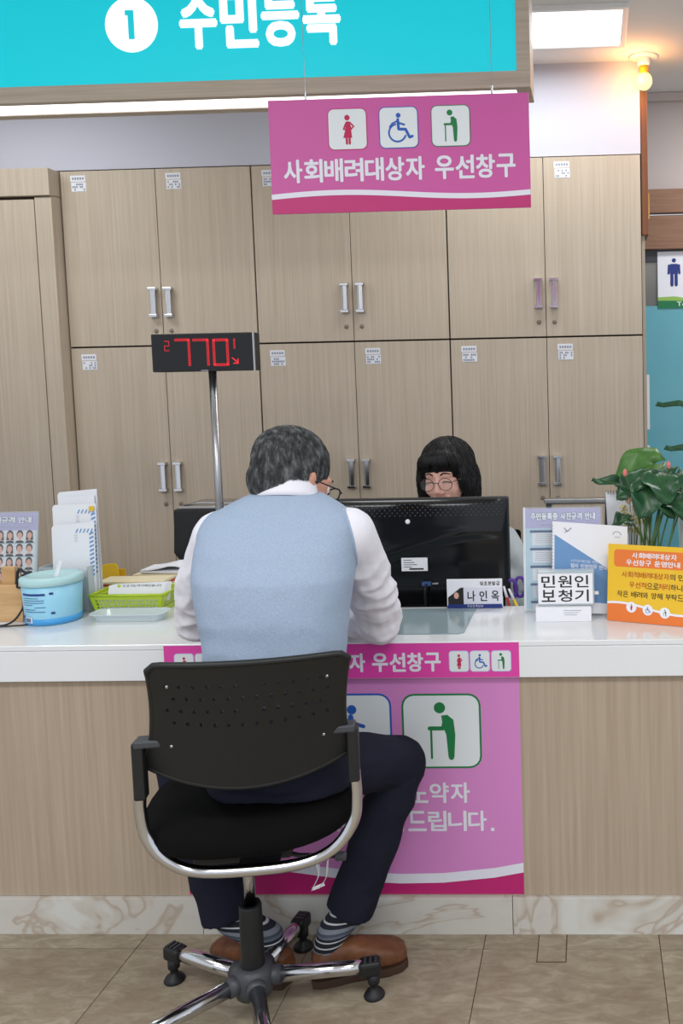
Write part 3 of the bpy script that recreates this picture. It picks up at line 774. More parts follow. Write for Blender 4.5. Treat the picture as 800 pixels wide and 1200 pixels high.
def digit(ch, x, y, w, h, t, dbl=True):
    P_ = {'a': [(x, y), (x + w, y)], 'b': [(x + w, y), (x + w, y + h / 2)], 'c': [(x + w, y + h / 2), (x + w, y + h)], 'd': [(x, y + h), (x + w, y + h)],
          'e': [(x, y + h / 2), (x, y + h)], 'f': [(x, y), (x, y + h / 2)], 'g': [(x, y + h / 2), (x + w, y + h / 2)]}
    for s_ in SEG[ch]:
        (x0, y0), (x1, y1) = P_[s_]
        n = max(2, int(V((x1 - x0, y1 - y0)).length / (t * 1.15)))
        for row in ((-.55, .55) if dbl else (0,)):
            for k in range(n + 1):
                q = k / n; ox, oy = (0, row * t) if y0 == y1 else (row * t, 0)
                B.circ(mb, x0 + (x1 - x0) * q + ox, y0 + (y1 - y0) * q + oy, t * .5, .0004, 6)
for ch, a, b in (('7', 205, 221), ('7', 226, 243), ('0', 250, 266)):
    x0_, y0_ = B.px(a, 398.5); x1_ = B.px(b, 400)[0]; y1_ = B.px(250, 427.5)[1]
    digit(ch, x0_, y0_, x1_ - x0_, y1_ - y0_, .0042)
x0_, y0_ = B.px(192.5, 400); digit('2', x0_, y0_, .014, .030, .003, False)
x0_, y0_ = B.px(272, 397); digit('1', x0_ - .004, y0_, .010, .030, .003, True)
ax, ay = B.px(276, 423); 
B.line(mb, [(ax - .010, ay - .010), (ax + .006, ay + .004)], .004, .0004); B.line(mb, [(ax + .008, ay - .006), (ax + .008, ay + .007), (ax - .006, ay + .007)], .004, .0004)
mb.build('red_digits', 'led', ld)
mb = MB(); q = B.px(240, 435); B.poly(mb, [(q[0] - .012, q[1] - .004), (q[0] + .012, q[1] - .004), (q[0] + .012, q[1] - .001), (q[0] - .012, q[1] - .001)], .0006); mb.build('maker_mark', 'ink_grey', ld)
ptop = at(249, 437, Y=YL + .03)
MB().tube([(ptop.x, YL + .03, lz0 + .002), (ptop.x, YL + .03, ZD + .01)], .0125, 20).build('pole', 'steel', ld, smooth=True)
MB().lathe([(.0001, .012), (.07, .012), (.075, .004), (.075, 0)][::-1], (ptop.x, YL + .03, ZD), 32).build('base', 'steel', ld, smooth=True)

# ------------------------------------------------------------------ black monitor facing the clerk (back towards us)
YM = 2.68
a, b = at(597, 600, Y=YM), at(594, 583, Y=YM)
mx1 = (a.x + b.x) / 2 - .002; mz1 = b.z; mx0 = mx1 - .60; mz0 = ZD + .038
mo = thing('computer_monitor', 'glossy black computer monitor seen from behind with a small white rating label', 'monitor', ((mx0 + mx1) / 2, YM + .05, ZD))
MB().box((mx0, YM + .012, mz0), (mx1, YM + .045, mz1)).build('bezel', 'matt_black', mo, bevel=.007, seg=3)
def bulge(x, z):   # softly domed back shell
    u = (x - mx0) / (mx1 - mx0) * 2 - 1; w = (z - mz0) / (mz1 - mz0) * 2 - 1
    d = (1 - abs(u) ** 6) * (1 - abs(w) ** 6)
    ridge = .006 * math.exp(-((w - .18 - .25 * math.sin(u * 2.2)) / .10) ** 2)
    return YM + .014 - .016 * d ** .5 - ridge * d
nx, nz = 48, 30; vs = []; fs = []
for j in range(nz + 1):
    for i in range(nx + 1):
        x = mx0 + .005 + (mx1 - mx0 - .01) * i / nx; z = mz0 + .005 + (mz1 - mz0 - .01) * j / nz; vs.append((x, bulge(x, z), z))
for j in range(nz):
    for i in range(nx): q = j * (nx + 1) + i; fs.append((q, q + 1, q + nx + 2, q + nx + 1))
MB().add(vs, fs).build('back_shell', 'gloss_black', mo, smooth=True)
mb = MB()
for r_ in range(5):
    for c_ in range(30):
        x = mx0 + .13 + c_ * .0155 + (r_ % 2) * .0075; z = mz1 - .017 - r_ * .0085
        if x < mx1 - .02: mb.box((x, bulge(x, z) - .0006, z - .002), (x + .0035, bulge(x, z) + .002, z + .002))
mb.build('vent_slots', 'grey_plastic', mo, kind='stuff')
B = Board((0, YM - .006, 0), (1, 0, 0), (0, 0, -1))
c0, c1 = at(470, 654, Y=YM - .006), at(501, 669, Y=YM - .006)
MB().box((c0.x, bulge(c0.x, c0.z) - .0035, c1.z), (c1.x, bulge(c1.x, c1.z) + .002, c0.z)).build('rating_label', 'paper', mo, label='small white rating label')
B = Board((c0.x, bulge(c0.x, c0.z) - .0037, c0.z), (1, 0, 0), (0, 0, -1)); mb = MB(); w_, h_ = c1.x - c0.x, c0.z - c1.z
for k in range(4): B.poly(mb, [(.006, .006 + k * .007), (w_ * (.4 + .1 * (k % 3)), .006 + k * .007), (w_ * (.4 + .1 * (k % 3)), .0078 + k * .007), (.006, .0078 + k * .007)], .0003)
B.poly(mb, [(w_ * .3, h_ - .009), (w_ * .85, h_ - .009), (w_ * .85, h_ - .004), (w_ * .3, h_ - .004)], .0003)
mb.build('label_print', 'ink', mo)
MB().lathe([(.008, 0), (.006, .003), (.0001, .0035)], (at(478, 611, Y=YM).x, YM - .006, at(478, 611, Y=YM).z), 16, R=Matrix.Rotation(PI / 2, 3, 'X')).build('emblem', 'print_white', mo, smooth=True, label='small pale round emblem')
# ports and plugs
p_ = at(497, 684, Y=YM - .01)
MB().box((p_.x - .006, YM - .022, p_.z - .006), (p_.x + .022, YM + .01, p_.z + .006)).build('video_plug', 'ink_blue', mo, bevel=.002, label='blue video plug')
MB().box((p_.x + .024, YM - .014, p_.z - .003), (p_.x + .044, YM + .006, p_.z + .003)).build('port_shell', 'steel', mo, bevel=.001)
MB().tube(catmull([(p_.x + .008, YM - .02, p_.z), (p_.x + .006, YM - .035, p_.z - .02), (p_.x + .0, YM - .02, ZD + .04), (p_.x - .04, YM + .0, ZD + .01)], 8), .0035, 8).build('cable', 'matt_black', mo, smooth=True)
cxm = (mx0 + mx1) / 2
MB().box((cxm - .04, YM + .02, ZD + .01), (cxm + .04, YM + .05, mz0 + .04)).build('stand_neck', 'gloss_black', mo, bevel=.004)
MB().lathe([(.13, 0), (.13, .006), (.12, .012), (.0, .014)], (cxm, YM + .04, ZD), 36, sy=.62).build('stand_base', 'gloss_black', mo, smooth=True)

# black box-shaped printer behind the man on the left
YR = 3.03
dk2 = thing('printer_stand', 'low white stand under the black printer, behind the left counter', 'stand', (-1.2, 3.2, 0))
zs_ = at(205, 683, Y=YR).z
MB().box((-1.5, YR - .03, zs_ - .03), (-.95, YR + .3, zs_)).box((-1.48, YR, 0), (-.97, YR + .28, zs_ - .03)).build('stand_body', 'laminate', dk2, bevel=.002)
pr = thing('printer', 'black desktop printer with a silver lid edge behind the man', 'printer', (-1.2, YR + .12, zs_))
a, b, c, d = at(203, 597, Y=YR), at(203, 648, Y=YR), at(210, 657, Y=YR), at(206, 659, Y=YR)
X1 = -1.0
MB().prism([(a.x, a.z), (X1, a.z), (X1, c.z), (c.x, c.z), (b.x, b.z)], (0, YR, 0), (1, 0, 0), (0, 0, 1), (0, -1, 0), .22).build('upper_housing', 'matt_black', pr, bevel=.006)
MB().box((d.x + .002, YR + .01, zs_), (X1, YR + .21, d.z - .004)).build('lower_housing', 'matt_black', pr, bevel=.004)
MB().box((a.x + .015, YR + .0, a.z), (X1 - .01, YR + .2, a.z + .010)).build('lid', 'steel', pr, bevel=.004)
MB().tube([(a.x + .03, YR + .02, a.z + .012), (a.x + .09, YR + .02, a.z + .018), (X1 - .03, YR + .02, a.z + .014)], .003, 8).build('lid_bar', 'steel', pr, smooth=True)

# ------------------------------------------------------------------ left side of the counter top
def leaning_board(name, label, cat, p_tl, p_tr, p_bl, Y0, lean, matname='print_white', t=.004, height=None):
    """upright board standing on the counter, leaning back"""
    pass
# photo rule board (left)
def photo_rules(x0, x1, z1, Y, lean, label, title, side):
    h = (z1 - ZT - .003) / math.cos(lean)
    O = V((x0, Y + math.sin(lean) * h, z1)); D = V((0, -math.sin(lean), -math.cos(lean)))
    t = thing('notice_stand', label, 'notice', ((x0 + x1) / 2, Y, ZT))
    B = Board(O, (1, 0, 0), D); w = x1 - x0
    mb = MB(); mb.prism([(-.004, -.004), (w + .004, -.004), (w + .004, h), (-.004, h)], O + B.N * .0035, B.U, B.D, B.N, .003); mb.build('clear_cover', 'acrylic', t)
    mb = MB(); mb.prism([(0, 0), (w, 0), (w, h - .006), (0, h - .006)], O, B.U, B.D, B.N, .003); mb.build('board', 'sky_print', t)
    foot = MB(); foot.box((x0, Y - .005, ZT), (x1, Y + .075, ZT + .004)); foot.build('foot', 'acrylic_edge', t)
    mb = MB()
    mb.prism([(-.006, -.004), (0, -.004), (0, h), (-.006, h)], O + B.N * .001, B.U, B.D, B.N, .006); mb.build('side_rail', 'print_white', t)
    mb = MB(); B.poly(mb, [(0, 0), (w, 0), (w, .056), (0, .056)], .0002)
    mb.build('lilac_band', 'lilac', t)
    cw = w * .84 / len(title.replace(' ', '')) * .96; xx = w * .07; 
    a = MB(); b_ = MB()
    for ch in title:
        if ch == ' ': xx += cw * .4; continue
        B.text(a, ch, xx + .0004, .0125, xx + cw - .0004, .0335, .0010, .05); B.text(b_, ch, xx - .0008, .0113, xx + cw + .0008, .0347, .0005, .10); xx += cw
    a.build('title', 'print_white', t); b_.build('title_shadow', 'ink_blue', t)
    mb = MB(); dk_ = MB(); wh = MB(); gr = MB()
    if side == 'faces':
        rr = random.Random(3); sk = MB(); hr = MB(); bd = MB(); N = 9; cw = w * .94 / N
        for r_ in range(5):
            y0 = .056 + r_ * .042
            B.poly(wh, [(w * .02, y0), (w * .98, y0), (w * .98, y0 + .037), (w * .02, y0 + .037)], .0003)
            for c_ in range(N):
                cx_ = w * .03 + cw * (c_ + .5); cy_ = y0 + .0165
                long = rr.random() < .35
                B.circ(hr, cx_, cy_ - .004, .0105, .0006, 14, ry=.0135)
                if long: B.poly(hr, [(cx_ - .0105, cy_ - .002), (cx_ + .0105, cy_ - .002), (cx_ + .012, cy_ + .014), (cx_ - .012, cy_ + .014)], .0006)
                B.circ(sk, cx_, cy_ + .0, .0078, .0011, 14, ry=.0105)
                B.poly(sk, [(cx_ - .003, cy_ + .008), (cx_ + .003, cy_ + .008), (cx_ + .003, cy_ + .016), (cx_ - .003, cy_ + .016)], .0009)
                B.poly(bd, [(cx_ - .014, cy_ + .023), (cx_ - .010, cy_ + .016), (cx_, cy_ + .0145), (cx_ + .010, cy_ + .016), (cx_ + .014, cy_ + .023)], .0007)
        hr.build('portrait_hair', 'ink', t); sk.build('portrait_face', 'skin_f', t); bd.build('portrait_clothes', 'trousers', t)
        B.line(gr, [(w * .1, .046), (w * .9, .046)], .0016, .0005, False)
    else:
        for r_ in range(5):
            y0 = .062 + r_ * .050
            B.poly(wh, [(w * .09, y0 + .004), (w * .94, y0 + .004), (w * .94, y0 + .042), (w * .09, y0 + .042)], .0003)
            B.poly(dk_, [(w * .06, y0), (w * .40, y0), (w * .40, y0 + .007), (w * .06, y0 + .007)], .0006)
            for q in range(5): B.line(gr, [(w * .13, y0 + .013 + q * .0055), (w * (.7 + .05 * (q % 3)), y0 + .013 + q * .0055)], .0011, .0006, False)
        B.line(gr, [(w * .2, .047), (w * .9, .047)], .002, .0005, False)
    wh.build('white_fields', 'print_white', t)
    if dk_.v: dk_.build('headings', 'ink_blue', t)
    if gr.v: gr.build('fine_print', 'ink_grey', t)
    return t
yl = 2.70
a = at(46, 600, Y=yl + .05)
photo_rules(a.x - .30, a.x, a.z, yl, .16, 'leftmost notice stand with rows of small portrait photos, behind the wooden box', '주민등록증 사진규격 안내', 'faces')
yr_ = 2.50
a, b = at(615, 597, Y=yr_ + .035), at(703, 594, Y=yr_ + .035)
photo_rules(a.x, b.x, (a.z + b.z) / 2, yr_, .12, 'notice stand with lilac heading and blue text rows, right of the monitor', '주민등록증 사진규격 안내', 'rows')

# wooden spectacles box with black cord
wb = thing('wooden_box', 'pale wooden reading-glasses holder at the left end of the counter', 'box', (-1.68, 2.5, ZT))
xa = at(27, 722, Y=2.46).x; zt_ = at(20, 686, Y=2.46).z
MB().box((xa - .26, 2.46, ZT), (xa, 2.475, zt_)).build('front_board', 'wood_light', wb, bevel=.002)
MB().box((xa - .26, 2.54, ZT), (xa, 2.552, zt_)).box((xa - .26, 2.476, ZT), (xa, 2.539, ZT + .008)).box((xa - .009, 2.476, ZT + .009), (xa, 2.539, zt_ - .004)).build('tray', 'wood_light', wb, bevel=.001)
q0, q1 = at(2, 664, Y=2.50), at(18, 664, Y=2.50)
MB().box((q0.x, 2.495, zt_ - .06), (q1.x, 2.51, q0.z)).build('divider', 'wood_light', wb, bevel=.002)
def P3(px, py, Y): return at(px, py, Y=Y)
cord = [P3(37, 670, 2.452), P3(24, 676, 2.452), P3(20, 688, 2.452), P3(27, 689, 2.448), P3(28, 700, 2.452), P3(25, 716, 2.44)]
cord += [V((cord[-1].x - .03, 2.415, ZT + .004)), V((cord[-1].x - .13, 2.395, ZT + .004))]
gl_t = thing('reading_glasses', 'dark reading glasses on a cord standing in the wooden box', 'glasses', (xa - .02, 2.47, ZT + .05))
c2 = [P3(33, 673, 2.49), P3(22, 668, 2.49), P3(20, 680, 2.49), P3(19, 686, 2.49)]
MB().tube(catmull(c2, 6), .004, 8).build('temple', 'matt_black', gl_t, smooth=True); MB().tube(catmull(cord, 8), .0028, 8).build('neck_cord', 'matt_black', gl_t, smooth=True)
c3 = [V((xa - .12, 2.40, ZT + .0035)), V((xa - .04, 2.398, ZT + .0035)), V((xa + .035, 2.412, ZT + .0035)), V((xa + .05, 2.44, ZT + .0035))]
tag(MB().tube(catmull(c3, 8), .0022, 8).build('loose_cord', 'matt_black', smooth=True), 'loose end of black cord lying on the counter by the blue tub', 'cord')
o = MB().prism([(xa - .27, 2.30), (xa - .075, 2.415), (xa - .015, 2.45), (xa - .22, 2.455)], (0, 0, ZT + .0012), (1, 0, 0), (0, 1, 0), (0, 0, 1), .0009).build('paper_slip', 'paper')
tag(o, 'white paper slip on the counter in front of the wooden box', 'paper')

# wet wipe tub
tc = at(62, 734, Z=ZT); tcx = at(62, 700, Y=2.475).x; tcy = 2.475
tb_ = thing('wet_wipe_tub', 'pale blue round wet-wipe tub with a clear-green lid', 'tub', (tcx, tcy, ZT))
H_t = .122; r0, r1 = .072, .078
prof = [(.0001, 0), (r0 - .004, 0), (r0, .004), (r0 + (r1 - r0) * .5, H_t * .5), (r1, H_t), (r1 - .003, H_t), (r1 - .004, H_t - .01), (.0001, H_t - .012)]
MB().lathe(prof, (tcx, tcy, ZT), 48).build('tub_body', 'tub', tb_, smooth=True)
MB().lathe([(r0 + .0006, .003), (r0 + .0012, .012), (r0 + .0016, .020)], (tcx, tcy, ZT), 48).build('deep_blue_band', 'tub_deep', tb_, smooth=True)
MB().lathe([(r1 + .0035, H_t - .010), (r1 + .0035, H_t + .006), (r1, H_t + .011), (r1 - .012, H_t + .013), (r1 - .02, H_t + .009), (.0001, H_t + .009)], (tcx, tcy, ZT), 48).build('lid', 'tub_lid', tb_, smooth=True)
MB().cbox((tcx + .028, tcy - .01, ZT + H_t + .028), (.012, .004, .05), Matrix.Rotation(.35, 3, 'Y')).build('wipe_tab', 'paper', tb_, bevel=.001, label='white wipe pulled up through the lid')
def curved(mb, x0, x1, y0, y1, rad=.0006, n=8, r=None):
    """label patch bent round the tub: x is arc length from the front, y height from the base"""
    vs = []
    for i in range(n + 1):
        ar = (x0 + (x1 - x0) * i / n); 
        for y in (y0, y1):
            R_ = r0 + (r1 - r0) * y / H_t + rad + .0012
            th = -PI / 2 - .33 + ar / .075
            vs.append((tcx + R_ * math.cos(th), tcy + R_ * math.sin(th), ZT + y))
    mb.add(vs, [(2 * i, 2 * i + 2, 2 * i + 3, 2 * i + 1) for i in range(n)])
mb = MB()
curved(mb, -.022, .048, .088, .094); curved(mb, .058, .068, .090, .096); curved(mb, .060, .070, .034, .040); curved(mb, -.036, -.026, .022, .030)
mb.build('label_heading', 'sign_navy', tb_)
mb = MB()
for k, (a, b) in enumerate(((-.02, .03), (-.02, .045), (-.02, .044), (-.02, .012), (.018, .048), (-.02, .02), (-.018, .046), (-.036, -.026), (-.036, -.028))):
    y = .080 - (k % 7) * .0065 if k < 7 else .065 - (k - 7) * .012
    curved(mb, a, b, y, y + .0016)
for k in range(7): curved(mb, -.016 + k * .0028, -.0146 + k * .0028 + (k % 2) * .0006, .012, .024, .0010)
mb.build('label_print', 'ink_blue', tb_)
mb = MB(); curved(mb, -.018, .006, .010, .026, .0003); mb.build('barcode_field', 'print_white', tb_)

# envelopes in an acrylic stand
ye = 2.59
es = thing('envelope_holder', 'clear acrylic stand holding envelopes beside the blue tub', 'holder', (-1.5, ye, ZT))
sx0, sx1 = at(56, 680, Y=ye).x, at(113, 690, Y=ye).x
zf = at(100, 664, Y=ye - .035).z
MB().box((sx0, ye - .042, ZT + .002), (sx1, ye - .039, zf)).build('front_wall', 'acrylic', es)
MB().box((sx0, ye + .035, ZT + .002), (sx1, ye + .038, zf + .05)).build('back_wall', 'acrylic', es)
MB().box((sx0, ye - .042, ZT), (sx1, ye + .038, ZT + .002)).build('bottom', 'acrylic_edge', es)
for x in (sx0, sx1 - .003): MB().box((x, ye - .039, ZT + .002), (x + .003, ye + .035, zf)).build('side_wall', 'acrylic_edge', es)
def envelope(l_top, r_top, y, dx_bot, label, stripes):
    a, b = at(*l_top, Y=y), at(*r_top, Y=y)
    t = thing('envelope', label, 'envelope', ((a.x + b.x) / 2, y, ZT + .003), 'envelopes in the clear stand')
    poly = [(a.x, a.z), (b.x, b.z), (b.x - dx_bot, ZT + .003), (a.x - dx_bot, ZT + .003)]
    poly = [(a.x + .006, a.z), (b.x, b.z), (b.x - dx_bot, ZT + .003), (a.x - dx_bot, ZT + .003), (a.x, a.z - .008)]
    MB().prism(poly, (0, y, 0), (1, 0, 0), (0, 0, 1), (0, -1, 0), .002).build('paper_body', 'paper', t)
    if stripes:
        mb = MB(); B = Board((0, y - .0002, 0), (1, 0, 0), (0, 0, -1))
        zt2 = (a.z + b.z) / 2
        for k in range(5):
            x = b.x - .058 + k * .011; B.poly(mb, [(x, -(zt2 - .028)), (x + .004, -(zt2 - .028)), (x + .010, -(zt2 - .016)), (x + .006, -(zt2 - .016))], .0003)
        n = int((zt2 - ZT - .12) / .0125)
        for k in range(n):
            z = zt2 - .03 - k * .0125; x = b.x - .016 - dx_bot * (zt2 - z) / (zt2 - ZT)
            B.poly(mb, [(x, -z), (x + .013, -(z + .006)), (x + .013, -z), (x, -(z - .006))], .0003)
        mb.build('blue_stripes', 'blue_print', t)
        mb = MB()
        for k in range(4): B.line(mb, [(b.x - .062, -(zt2 - .035 - k * .006)), (b.x - .052, -(zt2 - .035 - k * .006))], .0012, .0003, False)
        mb.build('fine_print', 'ink_grey', t)
    return t
envelope((67, 577), (113, 573), ye + .028, .0, 'plain white envelope, rearmost and tallest in the clear stand', False)
envelope((68, 583), (110, 580), ye + .018, .0, 'plain white envelope, second from the back in the clear stand', False)
envelope((61, 592), (112, 590), ye + .004, .004, 'white envelope with blue slanted stripes, in the middle of the clear stand', True)
envelope((60, 616), (110, 611), ye - .010, .006, 'white envelope with blue slanted stripes, frontmost in the clear stand', True)
ys = at(112, 594, Y=ye + .015)
MB().box((ys.x - .012, ye - .001, ys.z - .010), (ys.x + .003, ye + .0005, ys.z + .004)).build('yellow_marker', 'yellow', es, label='small yellow paper flag')

# yellow plastic file box behind the basket
yy = 2.80; a, b, c, d = at(117, 662, Y=yy), at(136, 660, Y=yy), at(142, 690, Y=yy), at(113, 690, Y=yy)
t = thing('yellow_file_box', 'yellow plastic file box behind the green basket', 'file box', ((a.x + b.x) / 2, yy, ZT))
MB().prism([(d.x, ZT + .001), (c.x + .006, ZT + .001), (c.x, c.z), (b.x + .004, b.z - .008), (b.x - .004, b.z), (a.x + .01, a.z + .001), (a.x, a.z - .012)], (0, yy, 0), (1, 0, 0), (0, 0, 1), (0, -1, 0), .004).build('front_wall', 'yellow', t, bevel=.0012)
MB().box((d.x, yy + .005, ZT), (c.x, yy + .035, ZT + .004)).box((d.x, yy + .031, ZT + .004), (c.x, yy + .035, a.z - .02)).build('tray', 'yellow', t)

# stacked papers and folders
def sheet_stack(name, label, cat, x0, x1, y0, y1, z0, z1, m, n, jit=.006, group=None, curl=0, ang=0):
    t = thing(name, label, cat, ((x0 + x1) / 2, (y0 + y1) / 2, z0), group)
    rr = random.Random(name + label); h = (z1 - z0) / n
    for k in range(n):
        dx, dy = rr.uniform(-jit, jit), rr.uniform(-jit, jit)
        mb = MB(); N = 10; vs = []
        for zz in (0, h * .93):
            for j in (0, 1):
                for i in range(N + 1):
                    u = i / N; cz = curl * max(0, 1 - abs(u - .45) * 2.4) ** 1.5 * (k == n - 1)
                    vs.append(V((x0 + (x1 - x0) * u + dx, (y0 if j == 0 else y1) + dy, z0 + k * h + zz + cz)))
        M1 = N + 1; fs = []
        for i in range(N):
            fs += [(i, M1 + i, M1 + i + 1, i + 1), (2 * M1 + i, 2 * M1 + i + 1, 3 * M1 + i + 1, 3 * M1 + i), (i, i + 1, 2 * M1 + i + 1, 2 * M1 + i), (M1 + i, 3 * M1 + i, 3 * M1 + i + 1, M1 + i + 1)]
        fs += [(0, 2 * M1, 3 * M1, M1), (N, M1 + N, 3 * M1 + N, 2 * M1 + N)]
        mb.add(vs, fs)
        c_ = V(((x0 + x1) / 2, (y0 + y1) / 2, 0)); R_ = Matrix.Rotation(ang + rr.uniform(-.02, .02), 3, 'Z')
        mb.v = [R_ @ (p - c_) + c_ for p in mb.v]
        mb.build('sheet' if n > 1 else 'board', m if isinstance(m, str) else m[k % len(m)], t)
    return t
yk = 2.86
xk0, xk1 = at(154, 680, Y=yk).x, -1.262
zk = at(190, 673, Y=yk).z
zp = at(190, 681, Y=yk).z
sheet_stack('folder_stack', 'cream folders stacked behind the green basket', 'folders', xk0, xk1, yk, yk + .10, ZT, zk, ('kraft', 'cream'), 6, .008)
sheet_stack('paper_stack', 'white papers with a curled top lying on the cream folders', 'papers', xk0 + .03, xk1, yk + .005, yk + .10, zk + .001, zk + .014, 'paper', 3, .004, curl=.018)
# long cream leaflet pile between the basket and the folders
yj = 2.70; xj0, xj1 = at(114, 690, Y=yj).x, at(192, 690, Y=yj).x
sheet_stack('leaflet_pile', 'cream leaflets with a red edge just behind the green basket', 'leaflets', xj0, xj1, yj, yj + .09, ZT, at(150, 682, Y=yj).z, ('cream', 'cream', 'red_ink', 'cream'), 8, .005)

# lime green perforated basket
def perf(mb, nu, nv, hole, f, inset=.24):
    vs = {}; 
    def vid(i, j):
        if (i, j) not in vs: vs[(i, j)] = len(mb.v); mb.v.append(V(f(i, j)))
        return vs[(i, j)]
    for j in range(nv):
        for i in range(nu):
            c = (vid(i, j), vid(i + 1, j), vid(i + 1, j + 1), vid(i, j + 1))
            if not hole(i, j): mb.f.append(c); continue
            I = []
            a = inset; b_ = inset + .16
            for (x, y) in ((b_, a), (1 - b_, a), (1 - a, b_), (1 - a, 1 - b_), (1 - b_, 1 - a), (b_, 1 - a), (a, 1 - b_), (a, b_)):
                I.append(len(mb.v)); mb.v.append(V(f(i + x, j + y)))
            mb.f += [(c[0], c[1], I[1], I[0]), (c[1], I[2], I[1]), (c[1], c[2], I[3], I[2]), (c[2], I[4], I[3]), (c[2], c[3], I[5], I[4]), (c[3], I[6], I[5]), (c[3], c[0], I[7], I[6]), (c[0], I[0], I[7])]
    return mb
bx0, bx1 = at(113, 720, Y=2.54).x, at(189, 720, Y=2.54).x; by0, by1 = 2.54, 2.655; bh = .056
bk_ = thing('green_basket', 'lime green perforated plastic basket full of papers', 'basket', ((bx0 + bx1) / 2, 2.6, ZT))
fl_ = .012
def wallf(p0, p1, n0, n1, o0, o1):
    def f(i, j):
        u, w = i / n0, j / n1; lo = V(p0).lerp(V(p1), u); hi = V(o0).lerp(V(o1), u); p = lo.lerp(hi, w); return p
    return f
lo = [V((bx0, by0, ZT + .003)), V((bx1, by0, ZT + .003)), V((bx1, by1, ZT + .003)), V((bx0, by1, ZT + .003))]
hi = [V((bx0 - fl_, by0 - fl_, ZT + bh)), V((bx1 + fl_, by0 - fl_, ZT + bh)), V((bx1 + fl_, by1 + fl_, ZT + bh)), V((bx0 - fl_, by1 + fl_, ZT + bh))]
for k in range(4):
    k2 = (k + 1) % 4; long = k % 2 == 0; nu = 20 if long else 10; nv = 5
    mb = MB(); perf(mb, nu, nv, lambda i, j: 0 < j < 4 and 0 < i < nu - 1, wallf(lo[k], lo[k2], nu, nv, hi[k], hi[k2]), .13)
    mb.build('basket_wall', 'lime', bk_, solid=.0015)
MB().box((bx0, by0, ZT), (bx1, by1, ZT + .0025)).build('basket_floor', 'lime', bk_)
rim = [p + V((0, 0, .001)) for p in hi]
mb = MB()
for k in range(4):
    a, b = rim[k], rim[(k + 1) % 4]; mb.tube([a, b], .004, 8)
mb.build('rim', 'lime', bk_, smooth=True)
ca = V((bx0 + .03, by0 + .01, ZT + .05)); 
t = thing('form_bundle', 'white forms with a black printed heading tucked in the green basket', 'papers', ca)
O = at(128, 684, Y=by0 + .03); O2 = at(194, 683, Y=by0 + .03)
B = Board(V((O.x, by0 + .03, O2.z)), (1, 0, 0), (0, -.35, -1)); w_ = O2.x - O.x
for k in range(4):
    mb = MB(); o_ = B.O - B.N * (.004 * k) + V((.004 * k, 0, .002 * k)); mb.prism([(0, .006), (w_, 0), (w_, .055), (0, .055)], o_, B.U, B.D, B.N, .001); mb.build('form', 'paper', t)
for k in range(4): MB().box((bx0 + .006, by0 + .006, ZT + .004 + k * .009), (bx1 - .006, by1 - .008, ZT + .0115 + k * .009)).build('form', 'paper', t)
mb = MB(); B.k = 0
xx = w_ * .24
for ch in '신고서는여기에있습니다':
    B.text(mb, ch, xx, .0035, xx + w_ * .055, .0105, .0004, .02); xx += w_ * .064
mb.build('heading_print', 'ink', t)
mb = MB(); B.poly(mb, [(w_ * .15, .004), (w_ * .21, .004), (w_ * .21, .012), (w_ * .15, .012)], .0004); mb.build('lime_mark', 'lime', t)

# clear plastic tray in front of the basket
ty0, ty1 = 2.435, 2.505; tx0, tx1 = at(104, 728, Y=ty0).x, at(188, 728, Y=ty0).x
t = thing('clear_tray', 'shallow clear plastic tray in front of the green basket', 'tray', ((tx0 + tx1) / 2, 2.47, ZT))
def rr_ring(x0, x1, y0, y1, r, z, n=5):
    out = []
    for cx, cy, a in ((x1 - r, y0 + r, -90), (x1 - r, y1 - r, 0), (x0 + r, y1 - r, 90), (x0 + r, y0 + r, 180)):
        for k in range(n): q = math.radians(a + 90 * k / (n - 1)); out.append(V((cx + r * math.cos(q), cy + r * math.sin(q), z)))
    return out
rings = [rr_ring(tx0 + .01, tx1 - .01, ty0 + .01, ty1 - .01, .02, ZT + .001), rr_ring(tx0, tx1, ty0, ty1, .025, ZT + .022), rr_ring(tx0 - .006, tx1 + .006, ty0 - .006, ty1 + .006, .028, ZT + .023)]
n = len(rings[0]); mb = MB(); mb.v = [p for r_ in rings for p in r_]
mb.f = [(i * n + k, i * n + (k + 1) % n, (i + 1) * n + (k + 1) % n, (i + 1) * n + k) for i in range(2) for k in range(n)] + [tuple(range(n))[::-1]]
mb.build('tray_shell', 'acrylic_edge', t, solid=.0015)
mb = MB().tube(rings[2], .0016, 6, closed=True); mb.build('tray_lip', 'acrylic_edge', t, smooth=True)

# ------------------------------------------------------------------ right side of the counter top
# name plate
yn = 2.55; a, b, c = at(523, 679, Y=yn), at(588, 678, Y=yn), at(590, 711, Y=yn)
t = thing('name_plate', 'white desk name plate with small dark portrait picture, in front of monitor', 'name plate', ((a.x + b.x) / 2, yn, ZT))
w_ = b.x - a.x; h_ = a.z - ZT - .001
MB().prism([(0, 0), (w_, 0), (w_, h_), (0, h_)], (a.x, yn, a.z), (1, 0, 0), (0, 0, -1), (0, -1, 0), .004).build('plate', 'print_white', t, bevel=.0005)
MB().prism([(a.x, ZT), (a.x, ZT + h_), (a.x, ZT)], (0, 0, 0), (1, 0, 0), (0, 0, 1), (0, -1, 0), .001) 
MB().box((a.x, yn + .0045, ZT), (b.x, yn + .0195, ZT + .03)).build('foot', 'acrylic_edge', t)
B = Board((a.x, yn - .0003, a.z), (1, 0, 0), (0, 0, -1))
mb = MB(); B.poly(mb, [(0, h_ * .92), (w_, h_ * .92), (w_, h_), (0, h_)], .0002); B.poly(mb, [(.002, h_ * .86), (w_ * .99, h_ * .86), (w_ * .99, h_ * .985), (.002, h_ * .985)], .0004); mb.build('blue_band', 'sign_navy', t)
